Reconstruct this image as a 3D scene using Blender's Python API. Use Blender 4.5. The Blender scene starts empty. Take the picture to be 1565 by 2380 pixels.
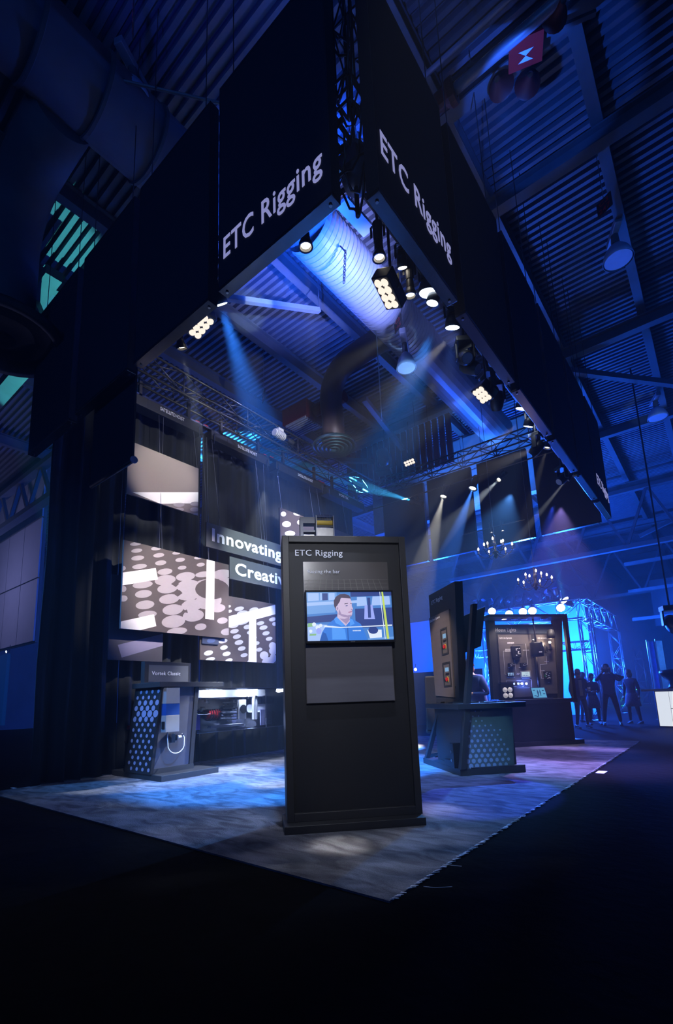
import bpy, bmesh, math, random
import numpy as np
from mathutils import Vector, Matrix
random.seed(7)
SC = bpy.context.scene
COL = SC.collection
PI = math.pi

# ------------------------------------------------------------------ camera
EYE = Vector((0, 0, 1.12))
FPX, PCX, PCY = 1130.4, 760.0, 1416.3
YAW, PIT, ROL = -.67975, .1807, -.03505
fw = Vector((math.sin(YAW)*math.cos(PIT), math.cos(YAW)*math.cos(PIT), math.sin(PIT)))
_r = Vector((math.cos(YAW), -math.sin(YAW), 0)); _u = _r.cross(fw)
RT = math.cos(ROL)*_r + math.sin(ROL)*_u
UP = -math.sin(ROL)*_r + math.cos(ROL)*_u
cam = bpy.data.cameras.new('camera'); camo = bpy.data.objects.new('camera', cam); COL.objects.link(camo)
cam.sensor_fit = 'VERTICAL'; cam.sensor_height = 36; cam.lens = FPX*36/2380
cam.shift_x = (782.5-PCX)/2380; cam.shift_y = (PCY-1190)/2380
cam.clip_end = 300; cam.clip_start = .05
camo.matrix_world = Matrix(((RT.x, UP.x, -fw.x, EYE.x), (RT.y, UP.y, -fw.y, EYE.y), (RT.z, UP.z, -fw.z, EYE.z), (0, 0, 0, 1)))
SC.camera = camo

# ------------------------------------------------------------------ world haze, exposure
W = bpy.data.worlds.new('world'); SC.world = W; W.use_nodes = True
wn = W.node_tree.nodes; wl = W.node_tree.links
wn['Background'].inputs[0].default_value = (0.0, 0.0, 0.0, 1)
wn['Background'].inputs[1].default_value = 0
vs = wn.new('ShaderNodeVolumeScatter'); vs.inputs['Color'].default_value = (.9, .95, 1, 1)
vs.inputs['Density'].default_value = .0050; vs.inputs['Anisotropy'].default_value = .25
wl.new(vs.outputs[0], wn['World Output'].inputs['Volume'])
SC.view_settings.view_transform = 'Standard'; SC.view_settings.look = 'None'
SC.view_settings.gamma = 1; SC.view_settings.use_curve_mapping = False
SC.view_settings.exposure = 0
cy = SC.cycles
cy.max_bounces = 4; cy.diffuse_bounces = 2; cy.glossy_bounces = 3; cy.transmission_bounces = 4
cy.volume_bounces = 0; cy.transparent_max_bounces = 8
cy.sample_clamp_indirect = 4; cy.sample_clamp_direct = 0
cy.use_light_tree = True; cy.adaptive_threshold = .02
cy.caustics_reflective = False; cy.caustics_refractive = False

# ------------------------------------------------------------------ pixel -> plane helpers (measure the photo once, build in 3-D)
def ray(x, y): return RT*((x-PCX)/FPX) - UP*((y-PCY)/FPX) + fw
def at_x(x, y, X): d = ray(x, y); return EYE + d*(X/d.x)
def at_y(x, y, Y): d = ray(x, y); return EYE + d*(Y/d.y)
def at_z(x, y, Z=0.0): d = ray(x, y); return EYE + d*((Z-EYE.z)/d.z)
class Frame:
    """origin + turn about z; local: +x to the right, -y to the viewer, z up"""
    def __init__(s, o, rz):
        s.o = Vector(o); s.rz = rz; s.m = Matrix.Translation(s.o) @ Matrix.Rotation(rz, 4, 'Z'); s.i = s.m.inverted()
    def at(s, x, y, ly=0.0):
        e = s.i @ EYE; d = s.i.to_3x3() @ ray(x, y); t = (ly-e.y)/d.y; p = e + d*t
        return p.x, p.z

# ------------------------------------------------------------------ lights
def lamp(kind, name, loc, target=None, power=100, color=(1, 1, 1), size=.03, angle=30, blend=.15, parent=None, gobo=0):
    l = bpy.data.lights.new(name, kind); o = bpy.data.objects.new(name, l); COL.objects.link(o)
    l.energy = power; l.color = color
    if kind == 'AREA': l.shape = 'DISK'; l.size = size
    else: l.shadow_soft_size = size
    if kind == 'SPOT': l.spot_size = math.radians(angle); l.spot_blend = blend
    o.location = loc
    if target is not None:
        o.rotation_euler = (Vector(target)-Vector(loc)).to_track_quat('-Z', 'Y').to_euler()
    if gobo:
        l.use_nodes = True; nt = l.node_tree; em = nt.nodes['Emission']
        tc = nt.nodes.new('ShaderNodeTexCoord'); nz = nt.nodes.new('ShaderNodeTexNoise'); rp = nt.nodes.new('ShaderNodeValToRGB')
        mp = nt.nodes.new('ShaderNodeMapping'); mp.inputs['Scale'].default_value = (gobo, gobo*3, gobo)
        nz.inputs['Scale'].default_value = 1.0; nz.inputs['Detail'].default_value = 3
        rp.color_ramp.elements[0].position = .42; rp.color_ramp.elements[1].position = .62
        rp.color_ramp.elements[0].color = (.12, .12, .12, 1)
        nt.links.new(tc.outputs['Normal'], mp.inputs[0]); nt.links.new(mp.outputs[0], nz.inputs['Vector'])
        nt.links.new(nz.outputs['Fac'], rp.inputs[0]); nt.links.new(rp.outputs[0], em.inputs['Strength'])
    return o
WHITE = (1, .95, .88); COOL = (.72, .82, 1); BLUE = (.06, .25, 1); DEEP = (.03, .08, 1); CYAN = (.05, .5, 1); VIOLET = (.35, .3, 1); TEAL = (.1, .75, .65)
# general dim blue of the hall from added fill lamps, no such fixtures
wl_ = lamp
wl_('AREA', 'hall_fill', (-1, -6.0, 4.5), (-5, 8, 6), 85, (.05, .22, 1), 3)
wl_('AREA', 'hall_fill', (9, 4, 8), (-3, 9, 5), 50, (.04, .25, 1), 4)
wl_('AREA', 'hall_fill', (12, 14, 7), (2, 26, 6), 300, (.01, .12, 1), 4)
wl_('SPOT', 'curtain_light', (-10.5, -1.5, 6.5), (-8.1, 3.4, 2.4), 6000, (.10, .35, 1), .6, 34, .8)
# floor washes inside the booth, hung on the inner side of the fascia
wl_('SPOT', 'floor_light', (-2.4, 2.9, 4.7), (-3.0, 3.3, 0), 360, (.65, .74, 1), .03, 40, .4, gobo=2.2)
wl_('SPOT', 'floor_light', (-1.9, 3.4, 4.7), (-2.1, 3.7, 0), 300, (.65, .74, 1), .03, 30, .3, gobo=3)
wl_('SPOT', 'floor_light', (-4.3, 2.9, 4.7), (-4.7, 3.9, 0), 260, (.7, .8, 1), .03, 38, .3, gobo=2.6)
wl_('SPOT', 'floor_light', (-5.8, 2.9, 4.9), (-6.3, 3.6, 0), 220, (.5, .65, 1), .03, 44, .4, gobo=3.4)
wl_('SPOT', 'floor_light', (-1.9, 4.3, 4.9), (-5.3, 4.9, 0), 11000, (.04, .27, 1), .04, 36, .6, gobo=1.6)
wl_('SPOT', 'floor_light', (-2.0, 6.2, 4.9), (-5.0, 5.3, 0), 6720, (.65, .8, 1), .04, 15, .6, gobo=2.4)
wl_('SPOT', 'floor_light', (-2.2, 10.6, 4.9), (-2.3, 8.9, 0), 5460, (.42, .30, 1), .04, 52, .6, gobo=1.2)
wl_('SPOT', 'floor_light', (-2.6, 11.8, 5.4), (-2.25, 5.6, 0), 6720, (.03, .08, 1), .04, 11, .2)
wl_('SPOT', 'floor_light', (-3.4, 11.4, 5.8), (-3.6, 6.2, 0), 3780, (.10, .35, 1), .04, 40, .6)
# kiosk and stand front light
wl_('SPOT', 'stand_light', (-1.95, 3.1, 4.7), (-3.0, 6.9, .5), 700, (.35, .8, 1), .03, 14, .5)
wl_('SPOT', 'stand_light', (-4.6, 3.2, 4.9), (-3.8, 7.3, 1.9), 1500, (1, .78, .6), .03, 16, .5)
wl_('SPOT', 'stand_light', (-2.0, 3.3, 4.9), (-2.6, 3.85, 2.62), 150, (1, .97, .9), .03, 14, .7)
wl_('SPOT', 'stand_light', (-2.3, 5.2, 5.0), (-2.8, 3.75, 2.4), 130, (1, .97, .9), .03, 40, .6)
wl_('SPOT', 'stand_light', (.1, .6, 3.6), (-2.6, 3.55, 1.7), 260, (.9, .92, 1), .03, 40, .6)  # added fill over the aisle, brightens the kiosk front
wl_('SPOT', 'stand_light', (-4.2, 3.0, 4.8), (-6.8, 4.6, .9), 900, (.75, .8, 1), .03, 24, .5)
wl_('SPOT', 'hoist_light', (-4.8, 4.6, 6.3), (-7.6, 5.2, 6.6), 190, (1, .97, 1), .04, 70, .6)
wl_('SPOT', 'hoist_light', (-5.0, 7.6, 6.3), (-7.6, 8.2, 6.7), 200, (.75, .8, 1), .04, 80, .6)
wl_('SPOT', 'hoist_light', (-6.4, 6.5, 8.3), (-7.6, 7.2, 6.9), 200, (.4, .45, 1), .04, 110, .6)
wl_('SPOT', 'curtain_light', (-4.2, 7.2, 5.2), (-8.1, 8.2, 3.2), 500, (.15, .3, 1), .05, 60, .8)

# ------------------------------------------------------------------ materials
def mat(name, col, rough=.6, metal=0., noise=0., nscale=8., bump=0., emit=None, estr=0., alpha=None, trans=0., col2=None, spec=.5, stretch=None, sheen=0):
    m = bpy.data.materials.new(name); m.use_nodes = True; nt = m.node_tree; b = nt.nodes['Principled BSDF']
    b.inputs['Base Color'].default_value = (*col, 1); b.inputs['Roughness'].default_value = rough; b.inputs['Metallic'].default_value = metal
    b.inputs['Specular IOR Level'].default_value = spec
    if sheen: b.inputs['Sheen Weight'].default_value = sheen
    if trans: b.inputs['Transmission Weight'].default_value = trans
    if emit is not None:
        b.inputs['Emission Color'].default_value = (*emit, 1); b.inputs['Emission Strength'].default_value = estr
    if alpha is not None: b.inputs['Alpha'].default_value = alpha
    if noise or bump or col2:
        tc = nt.nodes.new('ShaderNodeTexCoord'); nz = nt.nodes.new('ShaderNodeTexNoise'); nz.inputs['Scale'].default_value = nscale; nz.inputs['Detail'].default_value = 5
        src = tc.outputs['Object']
        if stretch:
            mp = nt.nodes.new('ShaderNodeMapping'); mp.inputs['Scale'].default_value = stretch; nt.links.new(src, mp.inputs[0]); src = mp.outputs[0]
        nt.links.new(src, nz.inputs['Vector'])
        if noise or col2:
            mx = nt.nodes.new('ShaderNodeMix'); mx.data_type = 'RGBA'
            c2 = col2 or tuple(max(0, c*(1-noise)) for c in col); c1 = col if col2 else tuple(min(1, c*(1+noise)) for c in col)
            mx.inputs[6].default_value = (*c1, 1); mx.inputs[7].default_value = (*c2, 1)
            nt.links.new(nz.outputs['Fac'], mx.inputs[0]); nt.links.new(mx.outputs[2], b.inputs['Base Color'])
        if bump:
            bp = nt.nodes.new('ShaderNodeBump'); bp.inputs['Strength'].default_value = bump; bp.inputs['Distance'].default_value = .02
            nt.links.new(nz.outputs['Fac'], bp.inputs['Height']); nt.links.new(bp.outputs[0], b.inputs['Normal'])
    return m
def emis(name, col, s): return mat(name, (.02, .02, .02), .4, emit=col, estr=s)
M = {
 'fabric': mat('black_fabric', (.030, .034, .044), .95, noise=.25, nscale=160, bump=.15, spec=.2),
 'drape': mat('drape_cloth', (.026, .030, .036), .95, noise=.2, nscale=90, bump=.1, spec=.15),
 'alu': mat('brushed_aluminium', (.30, .30, .31), .28, 1., noise=.2, nscale=30, stretch=(1, 1, 1)),
 'gloss': mat('satin_black_metal', (.09, .09, .1), .22, .85, noise=.2, nscale=20),
 'truss': mat('black_truss_paint', (.035, .035, .038), .38, .2, noise=.2, nscale=12, spec=.6),
 'silver': mat('silver_truss', (.5, .5, .52), .35, .9, noise=.1, nscale=10),
 'blackpl': mat('black_plastic', (.012, .012, .013), .35, noise=.15, nscale=30),
 'blackm': mat('matt_black_paint', (.016, .017, .019), .6, noise=.25, nscale=60, bump=.03),
 'panel': mat('painted_frame', (.022, .022, .024), .45, noise=.2, nscale=45, bump=.04),
 'inset': mat('inset_board', (.006, .0065, .009), .55, noise=.25, nscale=50, bump=.03),
 'graphic': mat('taupe_graphic_board', (.105, .092, .085), .5, noise=.25, nscale=3, stretch=(.5, 1, 5)),
 'white': mat('white_print', (.86, .84, .84), .6, noise=.02, nscale=9),
 'letter': mat('white_lettering', (.85, .85, .87), .5, noise=.02, nscale=9),
 'glowletter': mat('glowing_lettering', (.8, .8, .85), .5, emit=(.42, .42, .78), estr=.55),  # lettering with its own lavender emission
 'taupe': mat('taupe_print', (.20, .165, .155), .6, noise=.06, nscale=1.5),
 'brown': mat('brown_print', (.060, .044, .042), .6, noise=.12, nscale=2),
 'dotgrey': mat('grey_dot_print', (.36, .32, .34), .6, noise=.06, nscale=6),
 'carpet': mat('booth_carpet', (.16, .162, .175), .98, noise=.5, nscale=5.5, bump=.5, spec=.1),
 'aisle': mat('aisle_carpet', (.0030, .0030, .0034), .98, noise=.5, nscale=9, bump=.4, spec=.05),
 'deck': mat('roof_deck_metal', (.15, .16, .20), .5, .1, noise=.2, nscale=3),
 'steel': mat('primed_steel', (.11, .12, .14), .5, .1, noise=.25, nscale=4),
 'red': mat('red_steel', (.10, .008, .006), .5, noise=.2, nscale=6),
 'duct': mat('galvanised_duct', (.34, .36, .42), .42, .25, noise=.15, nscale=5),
 'dimduct': mat('shaded_duct', (.085, .09, .11), .7, 0, noise=.2, nscale=5),  # darker copy of the duct metal, the shade is put into its colour
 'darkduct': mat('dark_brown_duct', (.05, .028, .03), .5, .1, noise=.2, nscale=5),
 'darkteal': mat('dark_teal_metal', (.03, .07, .08), .4, .5, noise=.2, nscale=9),
 'concrete': mat('hall_wall_paint', (.11, .12, .14), .85, noise=.3, nscale=1.2),
 'glass': None,
 'chrome': mat('chrome', (.6, .6, .6), .15, 1., noise=.05, nscale=20),
 'bluelabel': mat('blue_label', (.01, .05, .22), .4, noise=.1, nscale=12),
 'greybox': mat('grey_enamel', (.22, .22, .23), .45, noise=.1, nscale=14),
 'skin': mat('skin', (.42, .22, .16), .55, noise=.1, nscale=14),
 'hairdark': mat('dark_hair', (.02, .013, .01), .6, noise=.3, nscale=60),
 'rope': mat('steel_cable', (.35, .37, .4), .35, .8, noise=.1, nscale=40),
 'bone': mat('motor_paint', (.62, .58, .45), .45, noise=.1, nscale=14),
 'yellow': mat('yellow_paint', (.75, .5, .05), .45, noise=.1, nscale=14),
 'redplastic': mat('red_plastic', (.6, .02, .02), .35, noise=.1, nscale=14),
 'lens_warm': emis('warm_lamp_lens', (1, .9, .72), 9),
 'lens_cool': emis('cool_lamp_lens', (.75, .87, 1), 9),
 'lens_blue': emis('blue_lamp_lens', (.2, .45, 1), 9),
 'bulb': emis('candle_bulb', (1, .8, .62), 14),
 'ledcell': emis('led_cell', (1, .86, .72), 1.1),
 'reflector': mat('lamp_reflector', (.45, .6, .85), .35, .3, noise=.1, nscale=8),
}
def carpetmat():
    m = mat('booth_carpet', (.1, .1, .11), .98, bump=.6, nscale=70, spec=.05); nt = m.node_tree; b = nt.nodes['Principled BSDF']
    tc = nt.nodes.new('ShaderNodeTexCoord'); mp = nt.nodes.new('ShaderNodeMapping'); mp.inputs['Scale'].default_value = (1.4, 3.2, 1); mp.inputs['Rotation'].default_value = (0, 0, .5)
    a = nt.nodes.new('ShaderNodeTexNoise'); a.inputs['Scale'].default_value = 1.7; a.inputs['Detail'].default_value = 6; a.inputs['Distortion'].default_value = 1.4
    g = nt.nodes.new('ShaderNodeTexNoise'); g.inputs['Scale'].default_value = 130; g.inputs['Detail'].default_value = 2
    r = nt.nodes.new('ShaderNodeValToRGB'); r.color_ramp.elements[0].position = .34; r.color_ramp.elements[1].position = .66
    r.color_ramp.elements[0].color = (.075, .075, .084, 1); r.color_ramp.elements[1].color = (.20, .20, .215, 1)
    x = nt.nodes.new('ShaderNodeMix'); x.data_type = 'RGBA'; x.blend_type = 'OVERLAY'; x.inputs[0].default_value = .55
    nt.links.new(tc.outputs['Object'], mp.inputs[0]); nt.links.new(mp.outputs[0], a.inputs['Vector']); nt.links.new(tc.outputs['Object'], g.inputs['Vector'])
    nt.links.new(a.outputs['Fac'], r.inputs[0]); nt.links.new(r.outputs[0], x.inputs[6]); nt.links.new(g.outputs['Fac'], x.inputs[7]); nt.links.new(x.outputs[2], b.inputs['Base Color'])
    return m
M['carpet'] = carpetmat()
def glassmat():
    m = bpy.data.materials.new('clear_acrylic'); m.use_nodes = True; nt = m.node_tree; nt.nodes.remove(nt.nodes['Principled BSDF'])
    t = nt.nodes.new('ShaderNodeBsdfTransparent'); g = nt.nodes.new('ShaderNodeBsdfGlossy'); g.inputs['Roughness'].default_value = .06
    t.inputs[0].default_value = (.86, .9, .96, 1)
    mx = nt.nodes.new('ShaderNodeMixShader'); f = nt.nodes.new('ShaderNodeFresnel'); f.inputs[0].default_value = 1.45
    nt.links.new(f.outputs[0], mx.inputs[0]); nt.links.new(t.outputs[0], mx.inputs[1]); nt.links.new(g.outputs[0], mx.inputs[2])
    nt.links.new(mx.outputs[0], nt.nodes['Material Output'].inputs[0]); return m
M['glass'] = glassmat()

# ------------------------------------------------------------------ mesh helpers
class MB:
    def __init__(s): s.v = []; s.f = []; s.mi = []
    def add(s, vs, fs, mi=0):
        n = len(s.v); s.v += [tuple(v) for v in vs]; s.f += [tuple(i+n for i in f) for f in fs]; s.mi += [mi]*len(fs); return s
    def box(s, x0, x1, y0, y1, z0, z1, mi=0):
        v = [(x, y, z) for z in (z0, z1) for y in (y0, y1) for x in (x0, x1)]
        return s.add(v, [(0, 2, 3, 1), (4, 5, 7, 6), (0, 1, 5, 4), (2, 6, 7, 3), (0, 4, 6, 2), (1, 3, 7, 5)], mi)
    def hexa(s, a, b, mi=0):   # two quads (4 pts each), bottom and top ring
        return s.add(list(a)+list(b), [(3, 2, 1, 0), (4, 5, 6, 7), (0, 1, 5, 4), (1, 2, 6, 5), (2, 3, 7, 6), (3, 0, 4, 7)], mi)
    def prism(s, pts, y0, y1, mi=0):   # polygon in xz, thick along y
        n = len(pts); v = [(p[0], y0, p[1]) for p in pts]+[(p[0], y1, p[1]) for p in pts]
        return s.add(v, [tuple(range(n)), tuple(range(2*n-1, n-1, -1))]+[(i, i+n, (i+1) % n+n, (i+1) % n) for i in range(n)], mi)
    def bar(s, a, b, w, h=None, mi=0):
        a = Vector(a); b = Vector(b); h = h or w; d = (b-a).normalized()
        u = d.cross(Vector((0, 0, 1)));
        if u.length < 1e-3: u = Vector((1, 0, 0))
        u.normalize(); k = u.cross(d)
        q = [u*w/2+k*h/2, -u*w/2+k*h/2, -u*w/2-k*h/2, u*w/2-k*h/2]
        return s.hexa([a+p for p in q], [b+p for p in q], mi)
    def cyl(s, a, b, r, r2=None, n=12, mi=0):
        a = Vector(a); b = Vector(b); r2 = r if r2 is None else r2; d = (b-a).normalized()
        u = d.orthogonal().normalized(); k = d.cross(u)
        v = [a+(u*math.cos(2*PI*i/n)+k*math.sin(2*PI*i/n))*r for i in range(n)]+[b+(u*math.cos(2*PI*i/n)+k*math.sin(2*PI*i/n))*r2 for i in range(n)]
        return s.add(v, [tuple(range(n-1, -1, -1)), tuple(range(n, 2*n))]+[(i, (i+1) % n, (i+1) % n+n, i+n) for i in range(n)], mi)
    def tube(s, pts, r, n=8, mi=0):
        P = [Vector(p) for p in pts]; base = len(s.v); u = None; rr = r if isinstance(r, (list, tuple)) else [r]*len(P)
        for j, p in enumerate(P):
            d = (P[min(j+1, len(P)-1)]-P[max(j-1, 0)]).normalized()
            u = d.orthogonal().normalized() if u is None else (u-d*u.dot(d)).normalized()
            k = d.cross(u)
            s.v += [tuple(p+(u*math.cos(2*PI*i/n)+k*math.sin(2*PI*i/n))*rr[j]) for i in range(n)]
        m = len(P)
        fs = [(base+j*n+i, base+j*n+(i+1) % n, base+(j+1)*n+(i+1) % n, base+(j+1)*n+i) for j in range(m-1) for i in range(n)]
        fs += [tuple(base+i for i in range(n-1, -1, -1)), tuple(base+(m-1)*n+i for i in range(n))]
        s.f += fs; s.mi += [mi]*len(fs); return s
    def lathe(s, prof, c=(0, 0, 0), n=20, mi=0, axis=None):
        """prof [(r,z)] about z through c; axis: direction the local z maps to"""
        q = Vector((0, 0, 1)).rotation_difference(Vector(axis)) if axis is not None else None
        vs = []
        for r, z in prof:
            for i in range(n):
                p = Vector((r*math.cos(2*PI*i/n), r*math.sin(2*PI*i/n), z))
                if q: p = q @ p
                vs.append(p+Vector(c))
        m = len(prof)
        return s.add(vs, [(j*n+i, j*n+(i+1) % n, (j+1)*n+(i+1) % n, (j+1)*n+i) for j in range(m-1) for i in range(n)], mi)
    def disc(s, c, axis, r, n=16, mi=0):
        a = Vector(axis).normalized(); u = a.orthogonal().normalized(); k = a.cross(u); c = Vector(c)
        return s.add([c+(u*math.cos(2*PI*i/n)+k*math.sin(2*PI*i/n))*r for i in range(n)], [tuple(range(n))], mi)
    def mesh(s, name, mats, smooth=False):
        me = bpy.data.meshes.new(name); me.from_pydata(s.v, [], s.f)
        if not isinstance(mats, (list, tuple)): mats = [mats]
        for m in mats: me.materials.append(M[m] if isinstance(m, str) else m)
        if len(mats) > 1: me.polygons.foreach_set('material_index', s.mi)
        if smooth: me.polygons.foreach_set('use_smooth', [len(f) == 4 for f in s.f])
        me.update(); return me
    def build(s, name, mats, parent=None, smooth=False, bevel=0, m=None):
        o = bpy.data.objects.new(name, s.mesh(name, mats, smooth)); COL.objects.link(o)
        if m is not None: o.matrix_local = m
        if parent is not None: o.parent = parent
        if bevel:
            b = o.modifiers.new('bevel', 'BEVEL'); b.width = bevel; b.segments = 2; b.limit_method = 'ANGLE'
        return o
def thing(name, label, cat, loc=(0, 0, 0), rz=0, group=None):
    o = bpy.data.objects.new(name, None); COL.objects.link(o); o.empty_display_size = .1
    o.location = loc; o.rotation_euler = (0, 0, rz); tag(o, label, cat, group); return o
def tag(o, label, cat, group=None):
    o['label'] = label; o['category'] = cat
    if group: o['group'] = group
    return o
def struct(o): o['kind'] = 'structure'; return o
def plabel(o, l): o['label'] = l; return o
def copyof(o, parent=None, name=None):
    c = o.copy(); COL.objects.link(c); c.parent = parent
    for ch in o.children: copyof(ch, c)
    return c
TXT = {}
def text(s, material, parent, m=Matrix(), width=None, height=None, bold=.01, depth=.004, narrow=None):
    """lettering in the local xz plane facing -y; height = cap height"""
    key = (s, bold)
    if key not in TXT:
        cu = bpy.data.curves.new('lettering', 'FONT'); cu.body = s; cu.size = 1; cu.offset = bold; cu.extrude = .5; cu.resolution_u = 3; cu.space_character = 1.07
        to = bpy.data.objects.new('tmp', cu); COL.objects.link(to)
        dg = bpy.context.evaluated_depsgraph_get(); me = bpy.data.meshes.new_from_object(to.evaluated_get(dg))
        bpy.data.objects.remove(to); bpy.data.curves.remove(cu)
        TXT[key] = me
    me = TXT[key].copy(); me.name = 'lettering'
    xs = [v.co.x for v in me.vertices]; ys = [v.co.y for v in me.vertices]
    cap = .73
    hz = (height or 1)/cap
    wx = (width/(max(xs)-min(xs))) if width else hz*(narrow or .92)
    x0 = min(xs)
    for v in me.vertices:
        x, y, z = v.co; v.co = ((x-x0)*wx, -z*depth*1-0, y*hz)
    me.materials.clear(); me.materials.append(M[material] if isinstance(material, str) else material)
    me.update()
    o = bpy.data.objects.new('lettering', me); COL.objects.link(o); o.matrix_local = m
    if parent is not None: o.parent = parent
    return o
def T(x, y, z): return Matrix.Translation((x, y, z))

# ================================================================== HALL
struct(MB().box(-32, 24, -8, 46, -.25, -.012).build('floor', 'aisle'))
struct(MB().box(-32.3, -32, -8, 46, -.25, 11).build('wall_left', 'concrete'))
struct(MB().box(24, 24.3, -8, 46, -.25, 11).build('wall_right', 'concrete'))
struct(MB().box(-32, 24, 46, 46.3, -.25, 11).build('wall_back', 'concrete'))
struct(MB().box(-32, 24, -8.3, -8, -.25, 11).build('wall_front', 'concrete'))
# corrugated roof deck: ribs along x
d = MB(); y = -8.0; ZD = 10.0
while y < 46:
    for a, b in (((y, ZD), (y+.07, ZD)), ((y+.07, ZD), (y+.08, ZD+.10)), ((y+.08, ZD+.10), (y+.15, ZD+.10)), ((y+.15, ZD+.10), (y+.16, ZD))):
        d.add([(-32, a[0], a[1]), (24, a[0], a[1]), (24, b[0], b[1]), (-32, b[0], b[1])], [(3, 2, 1, 0)])
    y += .16
d.box(-32, 24, -8, 46, ZD+.12, ZD+.3)
struct(d.build('ceiling', 'deck'))
def ibeam(a, b, w, h, matn='steel'):
    a = Vector(a); b = Vector(b); m = MB(); up = Vector((0, 0, 1))
    m.bar(a+up*(h-.02), b+up*(h-.02), w, .03); m.bar(a+up*.015, b+up*.015, w, .03); m.bar(a+up*h/2, b+up*h/2, .03, h-.05)
    return m.build('roof_beam', matn)
for x in (-17.2, -13.4, -9.7, -7.62, -5.75, -2.12, -.36, 3.4, 7.2, 11):
    struct(ibeam((x, -8, 9.6), (x, 46, 9.6), .17, .36))
for y in (2.05, 5.65, 7.5, 12.45, 17.5, 23, 29, 35):
    x0, x1 = {5.65: (-2.12, 24), 2.05: (-32, -5.75), 7.5: (-2.12, 24)}.get(y, (-32, 24))
    struct(ibeam((x0, y, 9.28), (x1, y, 9.28), .2, .3))
# diagonal roof bracing
for a, b in (((-6.6, 10.1, 9.1), (-7.9, 18, 8.6)), ((-9.2, 12.1, 9.0), (-3.2, 17.2, 8.4)), ((-2.1, 12.4, 9.0), (2.6, 17.5, 8.6)), ((-12, 2.1, 8.8), (-9.7, 4.6, 9.5)), ((-15, .6, 8.6), (-11, 3.6, 9.2)), ((4, 13, 8), (9, 22, 9)), ((2, 17.5, 7.6), (8, 17.5, 9.2)), ((-2, 23, 7.2), (4, 23, 9.2))):
    struct(MB().bar(a, b, .14, .14).build('roof_brace', 'steel'))
# deep open roof trusses farther back and to the left
def joist(a, b, z0, z1, n, s=.12):
    a = Vector(a); b = Vector(b); m = MB()
    A0 = a.copy(); A0.z = z0; B0 = b.copy(); B0.z = z0; A1 = a.copy(); A1.z = z1; B1 = b.copy(); B1.z = z1
    m.bar(A0, B0, s*1.5, s); m.bar(A1, B1, s*1.5, s)
    for i in range(n):
        p = A0.lerp(B0, i/n); q = A1.lerp(B1, (i+.5)/n); r = A0.lerp(B0, (i+1)/n)
        m.bar(p, q, s*.6); m.bar(q, r, s*.6)
    return struct(m.build('roof_truss', 'steel'))
joist((-32, 3.1, 0), (-9.0, 3.1, 0), 8.0, 9.4, 12, .2)
joist((-32, 5.2, 0), (-9.2, 5.2, 0), 7.0, 8.2, 14, .16)
joist((-9.9, 22, 0), (24, 22, 0), 6.6, 8.9, 18, .16)
joist((-20, 31, 0), (24, 31, 0), 6.2, 8.9, 18, .16)
joist((1.6, 13, 0), (1.6, 45, 0), 7.2, 9.2, 18, .14)
joist((7, 13, 0), (7, 45, 0), 7.0, 9.2, 18, .14)
# far service gallery with louvred wall and block wall behind the booth
struct(MB().box(-2.5, 18, 30, 30.2, 4.2, 6.6).build('wall_gallery', 'concrete'))
gy = MB()
for i in range(22): gy.box(1.2, 5.2, 26.6, 26.7, 8.1-.12*i, 8.16-.12*i)
struct(gy.build('wall_louvres', 'steel'))
for z in (4.1, 5.4, 6.7): struct(MB().box(-3, 20, 25.8, 26.0, z, z+.14).build('trim_1', 'steel'))
# grey blockwork box (plant room) seen through the fascia opening, with panels
pr_ = MB().box(-9.4, -2.3, 14.6, 14.9, 7.0, 9.55)
pr_ = struct(pr_.build('wall_plant_room', 'duct'))
for i in range(6):
    MB().box(-9.2+1.15*i, -8.12+1.15*i, 14.55, 14.6, 7.1, 8.25).build('wall_panel', 'duct', pr_)
    MB().box(-9.2+1.15*i, -8.12+1.15*i, 14.55, 14.6, 8.3, 9.45).build('wall_panel', 'duct', pr_)
pr2 = MB()
for i in range(18): pr2.box(-9.3+.22*i, -9.14+.22*i, 12.9, 12.98, 7.9, 9.5)
struct(pr2.build('wall_corrugated_red', 'red'))
# ------------------------------------------------------------------ carpets
CX0, CX1, CY0, CY1 = -8.15, -1.63, 2.48, 12.44
cp = thing('booth_carpet', 'grey cut pile carpet laid in strips under the dark booth', 'carpet', (0, 0, 0))
for i, (a, b) in enumerate(((2.48, 4.95), (4.952, 7.4), (7.402, 9.9), (9.902, 12.44))):
    MB().box(CX0, CX1, a, b, -.0119, 0).build('carpet_strip', 'carpet', cp)
e = MB(); rnd = random.Random(3)
for k in range(260):   # frayed pale edge threads
    y = 2.5+rnd.random()**1.4*9.6; e.bar((CX1-.01, y, .001), (CX1+.012+.02*rnd.random(), y+.05*rnd.random(), .003), .004, .003)
o = e.build('frayed_edge', 'letter', cp); o['kind'] = 'stuff'
for px_, py_, dx, dy in ((1030, 2010, .12, .03), (1060, 1990, .03, .1), (985, 2062, .14, .09)):
    p = at_z(px_, py_); MB().tube([(p.x, p.y, .004), (p.x+dx*.5, p.y+dy*.2, .006), (p.x+dx, p.y+dy, .004)], .0014, 5).build('loose_thread', 'letter', cp)
p = at_z(1398, 1793); tk = MB().box(-.055, .055, -.12, .12, -.011, -.008).build('paper_tag', 'letter'); tk.location = p.to_tuple(); tk.location.z = 0
tag(tk, 'small white paper tag lying on the black aisle by the carpet edge', 'paper')
p = at_z(40, 1832); tk = MB().box(-.2, .05, -.02, .02, -.011, -.007).build('floor_tape', 'letter'); tk.location = (p.x, p.y, 0)
tag(tk, 'pale strip of tape on the floor at the far left curtain foot', 'tape')

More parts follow.
